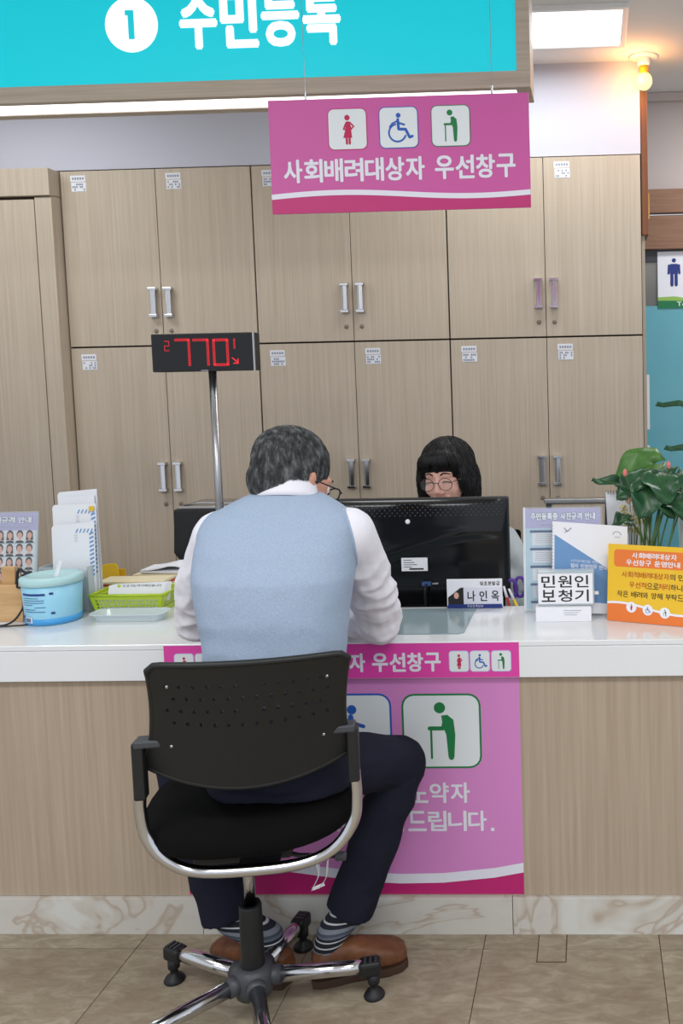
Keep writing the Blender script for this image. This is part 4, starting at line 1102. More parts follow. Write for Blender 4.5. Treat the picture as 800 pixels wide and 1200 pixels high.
mb = MB(); B.poly(mb, [(.003, h_ * .62), (w_ * .12, h_ * .48), (w_ * .24, h_ * .30), (w_ * .30, h_ * .28), (w_ * .30, h_ * .86), (.003, h_ * .86)], .0003); mb.build('portrait_backdrop', 'ink', t)
mb = MB(); B.circ(mb, w_ * .17, h_ * .56, w_ * .045, .0006, 12, ry=w_ * .06); mb.build('portrait_face', 'skin_f', t)
mb = MB(); B.poly(mb, [(w_ * .31, h_ * .29), (w_ * .985, h_ * .29), (w_ * .985, h_ * .85), (w_ * .31, h_ * .85)], .0002); mb.build('name_field', 'lilac_white', t)
mb = MB()
for k, ch in enumerate('나인옥'):
    B.text(mb, ch, w_ * (.37 + .215 * k), h_ * .40, w_ * (.37 + .215 * k + .14), h_ * .76, .0006, .02)
xx = .60
for ch in '및초본발급':
    B.text(mb, ch, w_ * xx, h_ * .08, w_ * (xx + .062), h_ * .22, .0006, .02); xx += .073
mb.build('lettering', 'ink', t)
mb = MB(); xx = .36
for ch in '주민등록담당':
    B.text(mb, ch, w_ * xx, h_ * .885, w_ * (xx + .04), h_ * .965, .0008, 0); xx += .05
mb.build('band_lettering', 'print_white', t)

# pen cup with pens and purple scissors behind the counter edge
pcx, pcy = at(606, 705, Y=2.70).x, 2.70
t = thing('pen_cup', 'clear pen cup between the monitor and the right notice stand', 'cup', (pcx, pcy, ZD))
MB().lathe([(.0001, .002), (.034, .002), (.036, .085), (.038, .085), (.036, 0), (.0001, 0)][::-1], (pcx, pcy, ZD), 24).build('cup', 'acrylic_edge', t, smooth=True)
for nm, px0, py0, px1, py1, m_, lb in (('marker_pen', 590, 687, 597, 712, 'red_ink', 'slim red pen leaning beside the name plate'), ('marker_pen', 596, 690, 606, 712, 'yellow_sign', 'slim yellow pen leaning beside the name plate')):
    a, b = at(px0, py0, Y=2.62), at(px1, py1, Y=2.60); b.z = max(b.z, ZD + .005); b = a + (b - a) * ((a.z - ZD - .006) / (a.z - b.z))
    o = thing(nm, lb, 'pen', b)
    MB().tube([b, a.lerp(b, .25)], .0045, 12).build('barrel', m_, o, smooth=True)
    MB().tube([a.lerp(b, .25), a], lambda u: .0048 - .0015 * u, 12).build('pen_cap', 'print_white', o, smooth=True)
s_ = thing('scissors', 'purple-handled scissors standing in the pen cup', 'scissors', (pcx, pcy, ZD + .03))
for k, (px_, py_) in enumerate(((599, 690), (609, 688))):
    c_ = at(px_, py_, Y=2.70); ring = [V((c_.x + .0165 * math.cos(q * PI / 8), 2.70 + .004 * (k * 2 - 1), c_.z + .030 * math.sin(q * PI / 8))) for q in range(16)]
    MB().tube(ring, .0055, 8, closed=True).build('finger_loop', 'purple', s_, smooth=True)
    MB().tube([(c_.x, 2.70 + .004 * (k * 2 - 1), c_.z - .029), (pcx + (.006 if k == 0 else -.006), 2.70 + .004 * (k * 2 - 1), ZD + .012)], lambda u: .005 - .003 * u, 8, flat=.3).build('blade', 'steel', s_, smooth=True)

# spiral-bound booklet standing in front of the right notice stand
yb_ = 2.447; tl, tr, b1 = at(647, 611, Y=yb_ + .03), at(735, 617, Y=yb_ + .03), at(640, 713, Y=yb_)
t = thing('spiral_booklet', 'spiral-bound white booklet with a blue diagonal cover, leaning on the notice stand', 'booklet', (.02, yb_, ZT))
O = V((tl.x, tl.y, tl.z)); U_ = (tr - tl).normalized(); Dn = V((-.02, -.03 / (tl.z - ZT), -1)).normalized(); w_ = (tr - tl).length; h_ = (tl.z - ZT - .004)
B = Board(O, U_, Dn)
h_ = .295
h_ = (tl.z - w_ * abs(U_.z) * 0 - ZT - .012) / abs(Dn.z)
MB().prism([(0, 0), (w_, 0), (w_, h_ - .01), (0, h_)], O, B.U, B.D, B.N, .006).build('pages', 'print_white', t)
mb = MB(); B.poly(mb, [(.006, h_ * .14), (w_ - .0005, h_ * .60), (w_ - .0005, h_ * .86), (w_ * .55, h_ * .86), (.006, h_ * .80)], .0003); mb.build('blue_cover_field', 'blue_print', t)
mb = MB()
def line_text(mb, B, s_, x0, y0, cw, ch_h, l, bold=.02, slope=0):
    x = x0
    for ch in s_:
        if ch == ' ': x += cw * .4; continue
        B.text(mb, ch, x + cw * .05, y0 + slope * (x - x0), x + cw * .95, y0 + ch_h + slope * (x - x0), l, bold); x += cw
line_text(mb, B, '시각장애인을 위한', w_ * .24, h_ * .40, w_ * .045, .008, .0006, .0)
line_text(mb, B, '점자 민원업무 안내서', w_ * .24, h_ * .445, w_ * .056, .0125, .0006, .03)
mb.build('cover_lettering', 'lilac_white', t)
mb = MB(); B.line(mb, [(w_ * .16, h_ * .065), (w_ * .20, h_ * .10), (w_ * .25, h_ * .06)], .003, .0004); B.line(mb, [(w_ * .17, h_ * .11), (w_ * .20, h_ * .09)], .003, .0004)
pts = [(w_ * .86 + .011 * math.cos(q), h_ * .10 + .009 * math.sin(q)) for q in [PI + k * PI / 8 for k in range(9)]]
B.line(mb, pts, .002, .0004); B.line(mb, [(w_ * .83, h_ * .125), (w_ * .90, h_ * .125)], .0015, .0004); mb.build('cover_emblems', 'ink_grey', t)
mb = MB()
for k in range(24):
    y = .012 + k * (h_ - .03) / 24; p = B.P(0, y)
    mb.tube([p + B.U * (.004 * math.cos(q)) + B.N * (.004 * math.sin(q)) - B.N * .003 for q in [k2 * PI / 4 for k2 in range(8)]], .0008, 5, closed=True)
mb.build('spiral_binding', 'steel', t, smooth=True, kind='stuff')

# hearing aid box: white base, clear case with a paper sign
yq = 2.405; a, b = at(628, 728, Y=yq), at(693, 728, Y=yq); zb = at(660, 710, Y=yq).z
t = thing('white_box', 'flat white cardboard box under the hearing-aid sign case', 'box', ((a.x + b.x) / 2, yq + .03, ZT))
MB().box((a.x, yq - .012, ZT), (b.x, yq + .040, zb - .001)).build('carton', 'print_white', t, bevel=.0015)
B = Board((a.x, yq - .0123, zb), (1, 0, 0), (0, 0, -1)); mb = MB()
for k, (u, v_) in enumerate(((.5, .82), (.5, .78), (.52, .74))): B.line(mb, [((b.x - a.x) * u, .010 + k * .006), ((b.x - a.x) * v_, .010 + k * .006)], .0013, .0003, False)
mb.build('fine_print', 'ink_grey', t)
zc = at(660, 672, Y=yq).z
a, b = at(630, 690, Y=yq), at(696, 690, Y=yq)
t = thing('hearing_aid_case', 'clear case with a white paper sign in large black letters', 'case', ((a.x + b.x) / 2, yq + .03, zb))
MB().box((a.x, yq, zb), (b.x, yq + .034, zc + .006)).build('clear_case', 'acrylic_edge', t, bevel=.003)
MB().box((a.x + .001, yq - .0016, zb + .006), (b.x - .004, yq - .0005, zc)).build('paper_sign', 'print_white', t)
MB().box((b.x, yq + .01, zb + .028), (b.x + .012, yq + .02, zb + .036)).build('clasp', 'white', t, bevel=.001)
B = Board((a.x + .001, yq - .0018, zc), (1, 0, 0), (0, 0, -1)); w_ = b.x - a.x - .005; h_ = zc - zb - .006; mb = MB()
for r_, s2 in enumerate(('민원인', '보청기')):
    for k, ch in enumerate(s2): B.text(mb, ch, w_ * (.06 + .305 * k), h_ * (.06 + .47 * r_), w_ * (.06 + .305 * k + .255), h_ * (.06 + .47 * r_ + .40), .0003, .018)
mb.build('lettering', 'ink', t)

# orange and yellow notice, turned a little
pA = at(711, 727, Z=ZT); pB = at(800, 735, Z=ZT)
pA = V((pA.x, pA.y, ZT)); U_ = V((pB.x - pA.x, pB.y - pA.y, 0)).normalized(); zt2 = at(711, 637, Y=pA.y + .02).z
t = thing('orange_notice', 'yellow and orange priority-window notice at the right end of the counter', 'notice', (pA.x + .13, pA.y - .03, ZT))
back = V((-U_.y, U_.x, 0)); hgt = zt2 - ZT
O = V((pA.x, pA.y, zt2)) + back * .02; Dn = (pA - O).normalized(); B = Board(O, U_, Dn); w_ = .272; h_ = (pA - O).length - .001
MB().prism([(0, 0), (w_, 0), (w_, h_), (0, h_)], O, B.U, B.D, B.N, .003).build('board', 'yellow_sign', t)
ob = O - B.N * .004
MB().prism([(0, 0), (w_, 0), (w_, h_), (0, h_)], O - B.N * .0035 , B.U, (Dn + back * .16).normalized() , (B.N * -1), .002).build('rear_leaf', 'yellow_sign', t)
mb = MB(); B.rrect(mb, w_ * .065, h_ * .065, w_ * .935, h_ * .29, .009, .0003); mb.build('orange_title_field', 'orange', t)
wv = [(w_ * k / 24, h_ * (.765 + .06 * math.sin((k / 24 * 1.55 - .28) * PI * 1.25 + .3) * (1 if k / 24 > .0 else 0))) for k in range(25)]
wv = [(w_ * k / 24, h_ * (.80 - .055 * math.cos((k / 24) * 2 * PI * .8 - .6))) for k in range(25)]
mb = MB()
for p, q in zip(wv[:-1], wv[1:]): B.poly(mb, [p, q, (q[0], h_), (p[0], h_)], .0004)
mb.build('orange_base', 'orange', t)
mb = MB(); 
for p, q in zip(wv[:-1], wv[1:]): B.poly(mb, [(p[0], p[1] - .001), (q[0], q[1] - .001), (q[0], q[1] + .005), (p[0], p[1] + .005)], .0009)
for k, x in enumerate((.255, .425, .60)): B.circ(mb, w_ * x, h_ * (.805 + .02 * k), .0145, .0012, 24)
mb.build('white_wave', 'print_white', t)
for k, (x, kd) in enumerate(zip((.255, .425, .60), ('pregnant', 'wheelchair', 'elder'))):
    mb = MB(); picto(B, mb, kd, w_ * x - .011, h_ * (.805 + .02 * k) - .011, .022, .022, .0018); mb.build('pictogram', ICON[kd], t)
mb = MB(); line_text(mb, B, '사회배려대상자', w_ * .25, h_ * .095, w_ * .0665, h_ * .075, .0008, .03); line_text(mb, B, '우선창구 운영안내', w_ * .19, h_ * .19, w_ * .0665, h_ * .075, .0008, .03); mb.build('title_lettering', 'print_white', t)
mb = MB(); line_text(mb, B, '사회적배려대상자', w_ * .145, h_ * .345, w_ * .062, h_ * .08, .0005, .015); line_text(mb, B, '우선적', w_ * .225, h_ * .475, w_ * .062, h_ * .08, .0005, .015); line_text(mb, B, '처리', w_ * .525, h_ * .475, w_ * .062, h_ * .08, .0005, .015); mb.build('brown_lettering', 'brown_ink', t)
mb = MB(); line_text(mb, B, '의 민원을', w_ * .64, h_ * .345, w_ * .062, h_ * .08, .0005, .015); line_text(mb, B, '으로', w_ * .41, h_ * .475, w_ * .062, h_ * .08, .0005, .015); line_text(mb, B, '하니', w_ * .65, h_ * .475, w_ * .062, h_ * .08, .0005, .015)
line_text(mb, B, '작은 배려와 양해 부탁드립니다', w_ * .10, h_ * .60, w_ * .061, h_ * .08, .0005, .015); mb.build('black_lettering', 'ink', t)

# tent calendar
ycal = 2.62
a, b = at(709, 577, Y=ycal), at(762, 577, Y=ycal)
t = thing('desk_calendar', 'white tent desk calendar behind the spiral booklet', 'calendar', ((a.x + b.x) / 2, ycal, ZD))
zl = ZD + .001; fx = a.x + .012
MB().prism([(0, 0), (b.x - a.x, 0), (b.x - a.x, a.z - zl), (.02, a.z - zl)], (a.x, ycal, a.z), (1, 0, 0), (0, 0, -1), (0, -1, 0), .002).build('front_leaf', 'print_white', t)
MB().prism([(0, 0), (0.001, 0), (.022, a.z - zl), (-.012, a.z - zl)], (a.x, ycal + .003, a.z), (1, 0, 0), (0, 0, -1), (0, -1, 0), .04).build('grey_side', 'grey_plastic', t)
MB().box((a.x, ycal + .055, zl), (b.x, ycal + .057, a.z - .02)).build('rear_leaf', 'print_white', t)
mb = MB()
for k in range(9): 
    x = a.x + .008 + k * .008; mb.tube([(x, ycal - .004 + .005 * math.cos(q), a.z + .001 + .005 * math.sin(q)) for q in [k2 * PI / 4 for k2 in range(8)]], .0008, 5, closed=True)
mb.build('ring_binding', 'matt_black', t, smooth=True, kind='stuff')

# small pastel dried flowers
rr = random.Random(5)
t = thing('dried_flowers', 'small bunch of cream and peach dried flowers before the calendar', 'flowers', (at(740, 640, Y=2.555).x, 2.555, ZT))
fy = 2.55
fcs = [(738, 586), (730, 596), (745, 596), (736, 604), (728, 608), (748, 610), (740, 612), (733, 620), (743, 584), (746, 622)]
for k, (px_, py_) in enumerate(fcs):
    c_ = at(px_, py_, Y=fy + rr.uniform(-.012, .012)); mb = MB()
    for q in range(16):
        d_ = V((rr.gauss(0, 1), rr.gauss(0, 1), rr.gauss(0, 1))).normalized()
        mb.ell(c_ + d_ * .010, (.0045, .0045, .0045), n=6, m=4)
    mb.build('flower_head', 'flower_peach' if k in (0, 8, 2) else 'flower_cream', t, smooth=True)
    MB().tube([c_, V((t.location.x + (c_.x - t.location.x) * .2, fy, ZT + .06))], .0012, 5).build('flower_stem', 'stem', t)
MB().lathe([(.0001, .002), (.018, .002), (.022, .08), (.0235, .08), (.020, 0), (.0001, 0)][::-1], (t.location.x, fy, ZT), 20).build('small_vase', 'pot', t, smooth=True)

# plant with heart-shaped leaves
pcx2, pcy2 = at(763, 700, Y=2.47).x, 2.47
pt = thing('potted_plant', 'green heart-leaved potted plant behind the orange notice', 'plant', (pcx2, pcy2, ZT))
MB().lathe([(.0001, 0), (.050, 0), (.060, .10), (.064, .105), (.064, .115), (.056, .115), (.052, .10), (.0001, .098)], (pcx2, pcy2, ZT), 32).build('pot', 'pot', pt, smooth=True)
MB().lathe([(.053, .101), (.0001, .104)], (pcx2, pcy2, ZT), 20).build('soil', 'sole', pt)
def leaf(tip, base, width, up, m, root, droop=.15, fold=.18):
    """heart-shaped blade from its base notch to its tip; up is its face normal"""
    tip, base = V(tip), V(base); ax = tip - base; L = ax.length; ax.normalize()
    n_ = (V(up) - ax * V(up).dot(ax)).normalized(); s_ = ax.cross(n_)
    NU, NV = 12, 8; vs = []
    for i in range(NU + 1):
        t_ = i / NU
        w = width * max(0, math.sin(PI * min(1, t_ ** .62))) ** .7
        if i == NU: w = 0
        for j in range(-NV // 2, NV // 2 + 1):
            v_ = j / (NV / 2)
            backx = -.26 * L * abs(v_) ** 1.5 * max(0, 1 - t_ * 2.4)   # lobes reach back past the stalk
            p = base + ax * (L * t_ + backx) + s_ * (v_ * w / 2) + n_ * (fold * w * (abs(v_) - .3 * abs(v_) ** 2) + .012 * math.sin(t_ * 9 + v_ * 3) * abs(v_)) - n_ * (droop * L * t_ ** 2)
            vs.append(p)
    W1 = NV + 1; fs = [(i * W1 + j, i * W1 + j + 1, (i + 1) * W1 + j + 1, (i + 1) * W1 + j) for i in range(NU) for j in range(NV)]
    o = MB().add(vs, fs).build('leaf', m, pt, smooth=True, solid=.0008)
    MB().tube([base + n_ * (-droop * L * q * q + .0012) + ax * L * q for q in [k / 8 for k in range(8)]], lambda u: .0014 * (1 - u) + .0004, 5).build('midrib', 'leaf_light', pt if False else o, smooth=True)
    mid = (V(root) + base) / 2 + V((0, 0, .03))
    MB().tube(catmull([root, mid, base], 6), .0026, 6).build('leaf_stalk', 'stem', pt, smooth=True)
root = V((pcx2, pcy2, ZT + .10))
LV = [((760, 540), (716, 556), None)]
def L(px0, py0, px1, py1, width, up, m='leaf', y0=2.47, y1=2.47, **k):
    leaf(at(px0, py0, Y=y0), at(px1, py1, Y=y1), width, up, m, root + V((random.uniform(-.03, .03), random.uniform(-.03, .03), 0)), **k)
L(712, 560, 766, 544, .125, (.1, -1, .75), 'leaf_light', 2.55, 2.52, droop=.22)
L(697, 556, 742, 574, .045, (.1, -.6, 1), 'leaf', 2.46, 2.48)
L(722, 580, 756, 558, .085, (-.5, -1, .6), 'leaf', 2.44, 2.49)
L(752, 604, 762, 568, .105, (.1, -1, .5), 'leaf', 2.40, 2.46)
L(786, 586, 768, 556, .105, (.3, -1, .6), 'leaf', 2.40, 2.47)
L(768, 590, 790, 556, .08, (-.3, -1, .55), 'leaf', 2.42, 2.47)
L(792, 604, 776, 578, .09, (.2, -1, .4), 'leaf', 2.42, 2.46)
L(812, 606, 786, 580, .10, (.3, -1, .8), 'leaf', 2.40, 2.46)
L(716, 614, 737, 608, .06, (0, -.6, 1), 'leaf', 2.50, 2.51)
L(820, 560, 796, 572, .08, (.2, -.5, 1), 'leaf', 2.50, 2.50)
L(774, 464, 822, 482, .012, (0, -.5, 1), 'leaf', 2.42, 2.50)
L(784, 516, 824, 534, .020, (0, -.5, 1), 'leaf', 2.42, 2.50)
for (px_, py_, r_) in ((732, 554, .006), (783, 545, .006)):
    c_ = at(px_, py_, Y=2.44); MB().ell(c_, (r_, r_, r_ * 1.8), n=10, m=6).build('bud', 'bud', pt, smooth=True)
    MB().tube(catmull([root, (root + c_) / 2 + V((0, 0, .02)), c_], 6), .0016, 6).build('bud_stalk', 'stem', pt, smooth=True)
for px_ in (748, 756, 764, 772, 780):
    c_ = at(px_, 590, Y=2.46); MB().tube(catmull([root + V((random.uniform(-.03, .03), 0, 0)), c_], 6), .0028, 6).build('leaf_stalk', 'stem', pt, smooth=True)
# frosted plastic cup at the far right
cx_ = at(799, 640, Y=2.50).x
t = thing('plastic_cup', 'frosted plastic cup standing right of the plant', 'cup', (cx_ + .02, 2.54, ZT))
MB().lathe([(.0001, .003), (.028, .003), (.034, at(790, 607, Y=2.5).z - ZT), (.036, at(790, 607, Y=2.5).z - ZT), (.030, 0), (.0001, 0)][::-1], (cx_ + .03, 2.545, ZT), 24).build('cup_wall', 'acrylic_edge', t, smooth=True)

# ================================================================== people
def head_T(loc, face, roll=0, sc=1.0):
    f = V(face).normalized(); x = f.cross(V((0, 0, 1))).normalized(); z = x.cross(f)
    R = Matrix((x, f, z)).transposed() @ Matrix.Rotation(roll, 3, 'Y')
    return Matrix.Translation(loc) @ R.to_4x4() @ Matrix.Scale(sc, 4)
def head_shapes(smile=False):
    h = MB()
    h.ell((0, -.015, .035), (.075, .094, .085), n=24, m=16); h.ell((0, .035, -.02), (.066, .060, .082), n=24, m=16)
    h.ell((0, .038, -.078), (.047, .046, .038)); h.ell((0, .074, -.098), (.020, .016, .016))
    for s in (-1, 1):
        h.ell((s * .036, .064, -.036 + (.004 if smile else 0)), (.026, .022, .026)); h.cap((s * .012, .086, .022), (s * .040, .076, .020), .011, .010)
        h.ell((s * .011, .101, -.038), (.009, .009, .007)); h.ell((s * .077, -.008, -.012), (.009, .019, .031), Matrix.Rotation(.15 * s, 3, 'Z')); h.ell((s * .083, -.013, .004), (.006, .013, .016))
    h.cap((0, .090, .010), (0, .107, -.030), .008, .0115)
    w = .026 if smile else .020
    h.cap((-w, .084, -.062), (0, .093, -.066), .005, .006); h.cap((0, .093, -.066), (w, .084, -.062), .006, .005)
    h.cap((-w * .8, .084, -.078), (w * .8, .084, -.078), .006, .006); h.ell((0, .09, -.079), (.014, .006, .006))
    return h
def hand(mb, wrist, d, n, side, curl=.5, L=.175):
    """wrist, pointing direction d, palm normal n (towards the palm), side +1: thumb on d x n side"""
    d = V(d).normalized(); n = (V(n) - d * V(n).dot(d)).normalized(); s = d.cross(n) * side; W = V(wrist)
    mb.loft([(W - d * .01, s, n, .024, .019), (W + d * .02, s, n, .030, .017), (W + d * .055, s, n, .039, .0145), (W + d * .085, s, n, .040, .0125), (W + d * .093, s, n, .037, .010)], 20, 2.4)
    for k, (o, l) in enumerate(((.029, .072), (.0098, .080), (-.0098, .074), (-.0285, .058))):
        p = W + d * (.088 - abs(k - 1.3) * .003) + s * o; a = .12 + curl * .25; dd = d
        r = .0088 - .0006 * (k == 3); ln = [l * .45, l * .31, l * .24]
        for q in range(3):
            c_, s_ = math.cos(a * (q + 1)), math.sin(a * (q + 1)); dd = d * c_ + n * s_
            p2 = p + dd * ln[q]; mb.cap(p, p2, r, r * .9, 10); p = p2; r *= .9
    p = W + d * .022 + s * .026 + n * .004; t1 = (d * .62 + s * .68 + n * .35).normalized()
    p2 = p + t1 * .042; p3 = p2 + (d * .9 + s * .25 + n * .35).normalized() * .032
    p4 = p3 + (d * .98 + n * .25).normalized() * .025
    mb.cap(p, p2, .015, .011, 10); mb.cap(p2, p3, .0105, .0095, 10); mb.cap(p3, p4, .0095, .008, 10)
def foldn(amp, sc, amp2=0, sc2=40, st=(1, 1, 1)):
    def fn(p, n):
        q = V((p.x * st[0], p.y * st[1], p.z * st[2]))
        r = 1 - abs(noise.noise(q * sc)) * 2
        return p + n * (amp * (r - .5) + amp2 * noise.noise(p * sc2))
    return fn
def strands(obj, name, m, n, length, crown, flow, r0, lift=.002, seed=1, keep=None, sway=.25):
    """short tapered locks combed over the hair cap"""
    rr = random.Random(seed); me = obj.data; off = V((0, 0, 0)); q = obj.parent
    while q is not None: off += q.location; q = q.parent
    from mathutils.bvhtree import BVHTree
    bm = bmesh.new(); bm.from_mesh(me); bm.normal_update(); tr = BVHTree.FromBMesh(bm)
    vs = list(bm.verts); mb = MB(); crown = V(crown) - off
    for _ in range(n):
        v = vs[rr.randrange(len(vs))]; p = v.co.copy(); nn = v.normal.copy()
        if keep and not keep(p + off, nn): continue
        pts = [p + nn * .0006]; j = V((rr.uniform(-1, 1), rr.uniform(-1, 1), rr.uniform(-1, 1))) * sway
        L_ = length * rr.uniform(.6, 1.2)
        for s_ in range(4):
            d = flow(p + off, crown + off) + j; d = d - nn * d.dot(nn)
            if d.length < 1e-5: break
            p = p + d.normalized() * L_ / 4; hit = tr.find_nearest(p)
            if hit[0] is None: break
            nn = hit[1]; p = hit[0]; pts.append(p + nn * lift * (s_ + 1) / 4 * rr.uniform(.5, 1.6))
        if len(pts) > 2: mb.tube([a + off for a in pts], lambda u: r0 * (1 - .85 * u), 4)
    bm.free(); o = mb.build(name, m, obj, smooth=True, kind='stuff'); return o
def glasses(parent, T, m, rw=.024, rh=.017, y=.112, round_=2.0, r=.0016, zc=-.004, wrap=.0):
    g = MB(); ln = MB()
    for s in (-1, 1):
        ring = []
        for k in range(24):
            t = 2 * PI * k / 24; c, q = math.cos(t), math.sin(t)
            x = math.copysign(abs(c) ** (2 / round_), c) * rw; z = math.copysign(abs(q) ** (2 / round_), q) * rh
            ring.append(T @ V((s * .033 + x, y - abs(s * .033 + x) * wrap, zc + z)))
        g.tube(ring, r, 6, closed=True); ln.add(ring, [tuple(range(24))])
        g.tube([T @ V((s * (.033 + rw), y - .004, zc + .006)), T @ V((s * .076, y - .03, zc + .008)), T @ V((s * .083, .01, zc + .006)), T @ V((s * .083, -.015, zc - .004)), T @ V((s * .080, -.025, zc - .02))], r, 6)
    g.tube([T @ V((-.010, y + .001, zc + .004)), T @ V((0, y + .004, zc + .007)), T @ V((.010, y + .001, zc + .004))], r, 6)
    o = g.build('glasses', m, parent, smooth=True, label='thin dark-framed glasses'); ln.build('lens', 'lens', o)
def eyes(parent, T, smile, skin):
    if smile:
        a = MB(); b = MB()
        for s in (-1, 1):
            a.tube(catmull([T @ V((s * .014, .0905, -.006)), T @ V((s * .024, .0945, -.001)), T @ V((s * .034, .0925, -.0015)), T @ V((s * .046, .083, -.008))], 5), .0017, 6)
            b.tube(catmull([T @ V((s * .013, .0955, .022)), T @ V((s * .028, .0945, .029)), T @ V((s * .046, .083, .022))], 5), lambda u: .0026 - .001 * u, 6, flat=.6)
        a.build('eye', 'iris', parent, smooth=True, label='eyes closed to arcs by a smile'); b.build('eyebrows', 'hair_black', parent, smooth=True)
    else:
        a = MB(); b = MB(); c = MB()
        for s in (-1, 1):
            a.ell(T @ V((s * .031, .079, -.002)), .0125); b.ell(T @ V((s * .031, .089, -.003)), .0055)
            c.tube(catmull([T @ V((s * .013, .096, .022)), T @ V((s * .028, .096, .027)), T @ V((s * .046, .084, .022))], 5), .0028, 6)
        a.build('eyeballs', 'eye_white', parent, smooth=True); b.build('iris', 'iris', parent, smooth=True); c.build('eyebrows', 'hair_grey', parent, smooth=True)

# ------------------------------------------------------------------ the man on the chair
SX = at(325, 640, Y=1.93).x
WX = at(316, 770, Y=1.85).x
man = thing('person', 'man in light blue vest and white shirt sitting on the black chair', 'person', (WX, 1.88, .56))
hloc = at(343, 561, Y=2.03)
HT = head_T(hloc, (.50, .80, -.42), roll=0, sc=.93)
TOR = [  # z, cx, cy, rx, ry
    (.56, WX - .01, 1.905, .155, .105), (.66, WX - .012, 1.90, .152, .108), (.76, WX - .008, 1.888, .140, .105), (.86, WX, 1.885, .141, .105), (.95, (WX + SX) / 2, 1.892, .151, .110),
    (1.03, SX, 1.905, .166, .116), (1.09, SX, 1.925, .168, .110), (1.13, SX, 1.94, .164, .098), (1.158, SX + .002, 1.952, .150, .082), (1.180, SX + .004, 1.965, .112, .066), (1.200, SX + .006, 1.978, .070, .054), (1.222, SX + .008, 1.99, .050, .050)]
def torso(mb, grow, z0=0, z1=9, p=2.35):
    secs = []
    for z, cx, cy, rx_, ry_ in TOR:
        if z0 <= z <= z1: secs.append(((cx, cy, z), (1, 0, 0), (0, .97, -.0), rx_ + grow, ry_ + grow))
    mb.loft(secs, 36, p)
shL, shR = V((SX - .142, 1.965, 1.105)), V((SX + .150, 1.965, 1.108))
elL = at(232, 728, Y=2.13); elL.z = .868
elR = at(444, 726, Y=2.19); elR.z = .848
wrL, wrR = V((elL.x + .14, 2.33, .822)), V((elR.x - .19, 2.315, .822))
hipL, hipR = V((WX - .085, 1.91, .612)), V((WX + .07, 1.91, .596))
knR = at(472, 915, Y=2.11); knR.z = .518
knL = V((-1.015, 2.07, .565))
hmR = at(409, 1068, Y=2.08); hmL = at(266, 1074, Y=2.06)
anR = at(389, 1092, Y=2.06); anL = at(314, 1098, Y=2.05)
toR, toL = V((-.500, 2.115, .03)), V((-.965, 2.13, .03))
heR, heL = V((anR.x - .045, 2.035, .03)), V((anL.x + .055, 2.03, .03))
b = MB(); torso(b, -.014, p=2.2)
hh = head_shapes().xform(HT); b.add(hh.v, hh.f)
b.cap(HT @ V((0, -.03, -.05)), V((SX + .008, 1.985, 1.17)), .054, .058)
for sh, el, wr in ((shL, elL, wrL), (shR, elR, wrR)):
    b.cap(sh, el, .046, .037); b.cap(el, wr, .036, .024)
hand(b, wrL, (.75, .6, -.05), (0, 0, -1), 1, .35); hand(b, wrR, (-.8, .55, -.05), (0, 0, -1), -1, 1.3)
for hp, kn, an, to, hm2 in ((hipL, knL, anL, toL, hmL), (hipR, knR, anR, toR, hmR)):
    b.cap(hp, kn, .062, .046); b.cap(kn, hm2, .042, .030); b.cap(hm2, an, .030, .028); f_ = (V((to.x, to.y, 0)) - V((an.x, an.y, 0))).normalized()
    b.cap(an, V((an.x, an.y, .05)) - f_ * .02, .030, .028); b.cap(V((an.x, an.y, .05)), V((an.x, an.y, .035)) + f_ * .12, .030, .022)
blob(b, 'body', 'skin', man, .0042, 4)
eyes(man, HT, False, 'skin')
# shirt: sleeves plus collar
def sleeve_fn(p, n):
    q = V((p.x * 1.0, p.y * 1.0, p.z * 1.6)); r = 1 - abs(noise.noise(q * 13)) * 2.2; r2 = noise.noise(V((p.x * 40, p.y * 40, p.z * 70)))
    low = max(0, min(1, (1.10 - p.z) / .12))
    return p + n * (low * (.0075 * (r - .45)) + .0016 * r2 * low)
b = MB(); torso(b, -.004, 1.0, 1.2)
for sh, el, wr, o in ((shL, elL, wrL, -1), (shR, elR, wrR, 1)):
    mid = sh.lerp(el, .55) + V((o * .012, -.005, 0))
    b.cap(sh, mid, .060, .057); b.cap(mid, el, .057, .051 + (.006 if o > 0 else 0)); b.cap(el, el + V((0, -.004, -.006)), .050 + (.008 if o > 0 else 0), .047 + (.006 if o > 0 else 0))
    b.cap(el, wr.lerp(el, .3), .050, .038); b.cap(wr.lerp(el, .3), wr.lerp(el, .08), .036, .031)
def clampz(fn, zmin, y0=2.19):
    def g(p, n):
        p = fn(p, n)
        if p.y > y0 and p.z < zmin: p.z = zmin
        return p
    return g
sh_ = blob(b, 'shirt', 'shirt', man, .0048, 5, fn=clampz(sleeve_fn, ZT + .0035), label='white long-sleeved shirt')
# collar band standing above the vest
b = MB(); secs = []
for k, (dz, r_) in enumerate(((.0, .072), (.014, .068), (.028, .063), (.040, .060))):
    secs.append((V((SX + .006, 1.985, 1.180)) + V((.004, .010, .034)).normalized() * dz, (1, 0, 0), V((0, .93, -.36)).normalized(), r_, r_ * .95))
b.loft(secs, 32); co = b.build('collar', 'shirt', sh_, smooth=True)
for s in (wrL, wrR):
    e = elL if s is wrL else elR; d = (s - e).normalized(); MB().tube([s - d * .035, s - d * .012, s + d * .006], lambda u: .0325, 20, flat=.9).build('cuff', 'shirt', sh_, smooth=True)
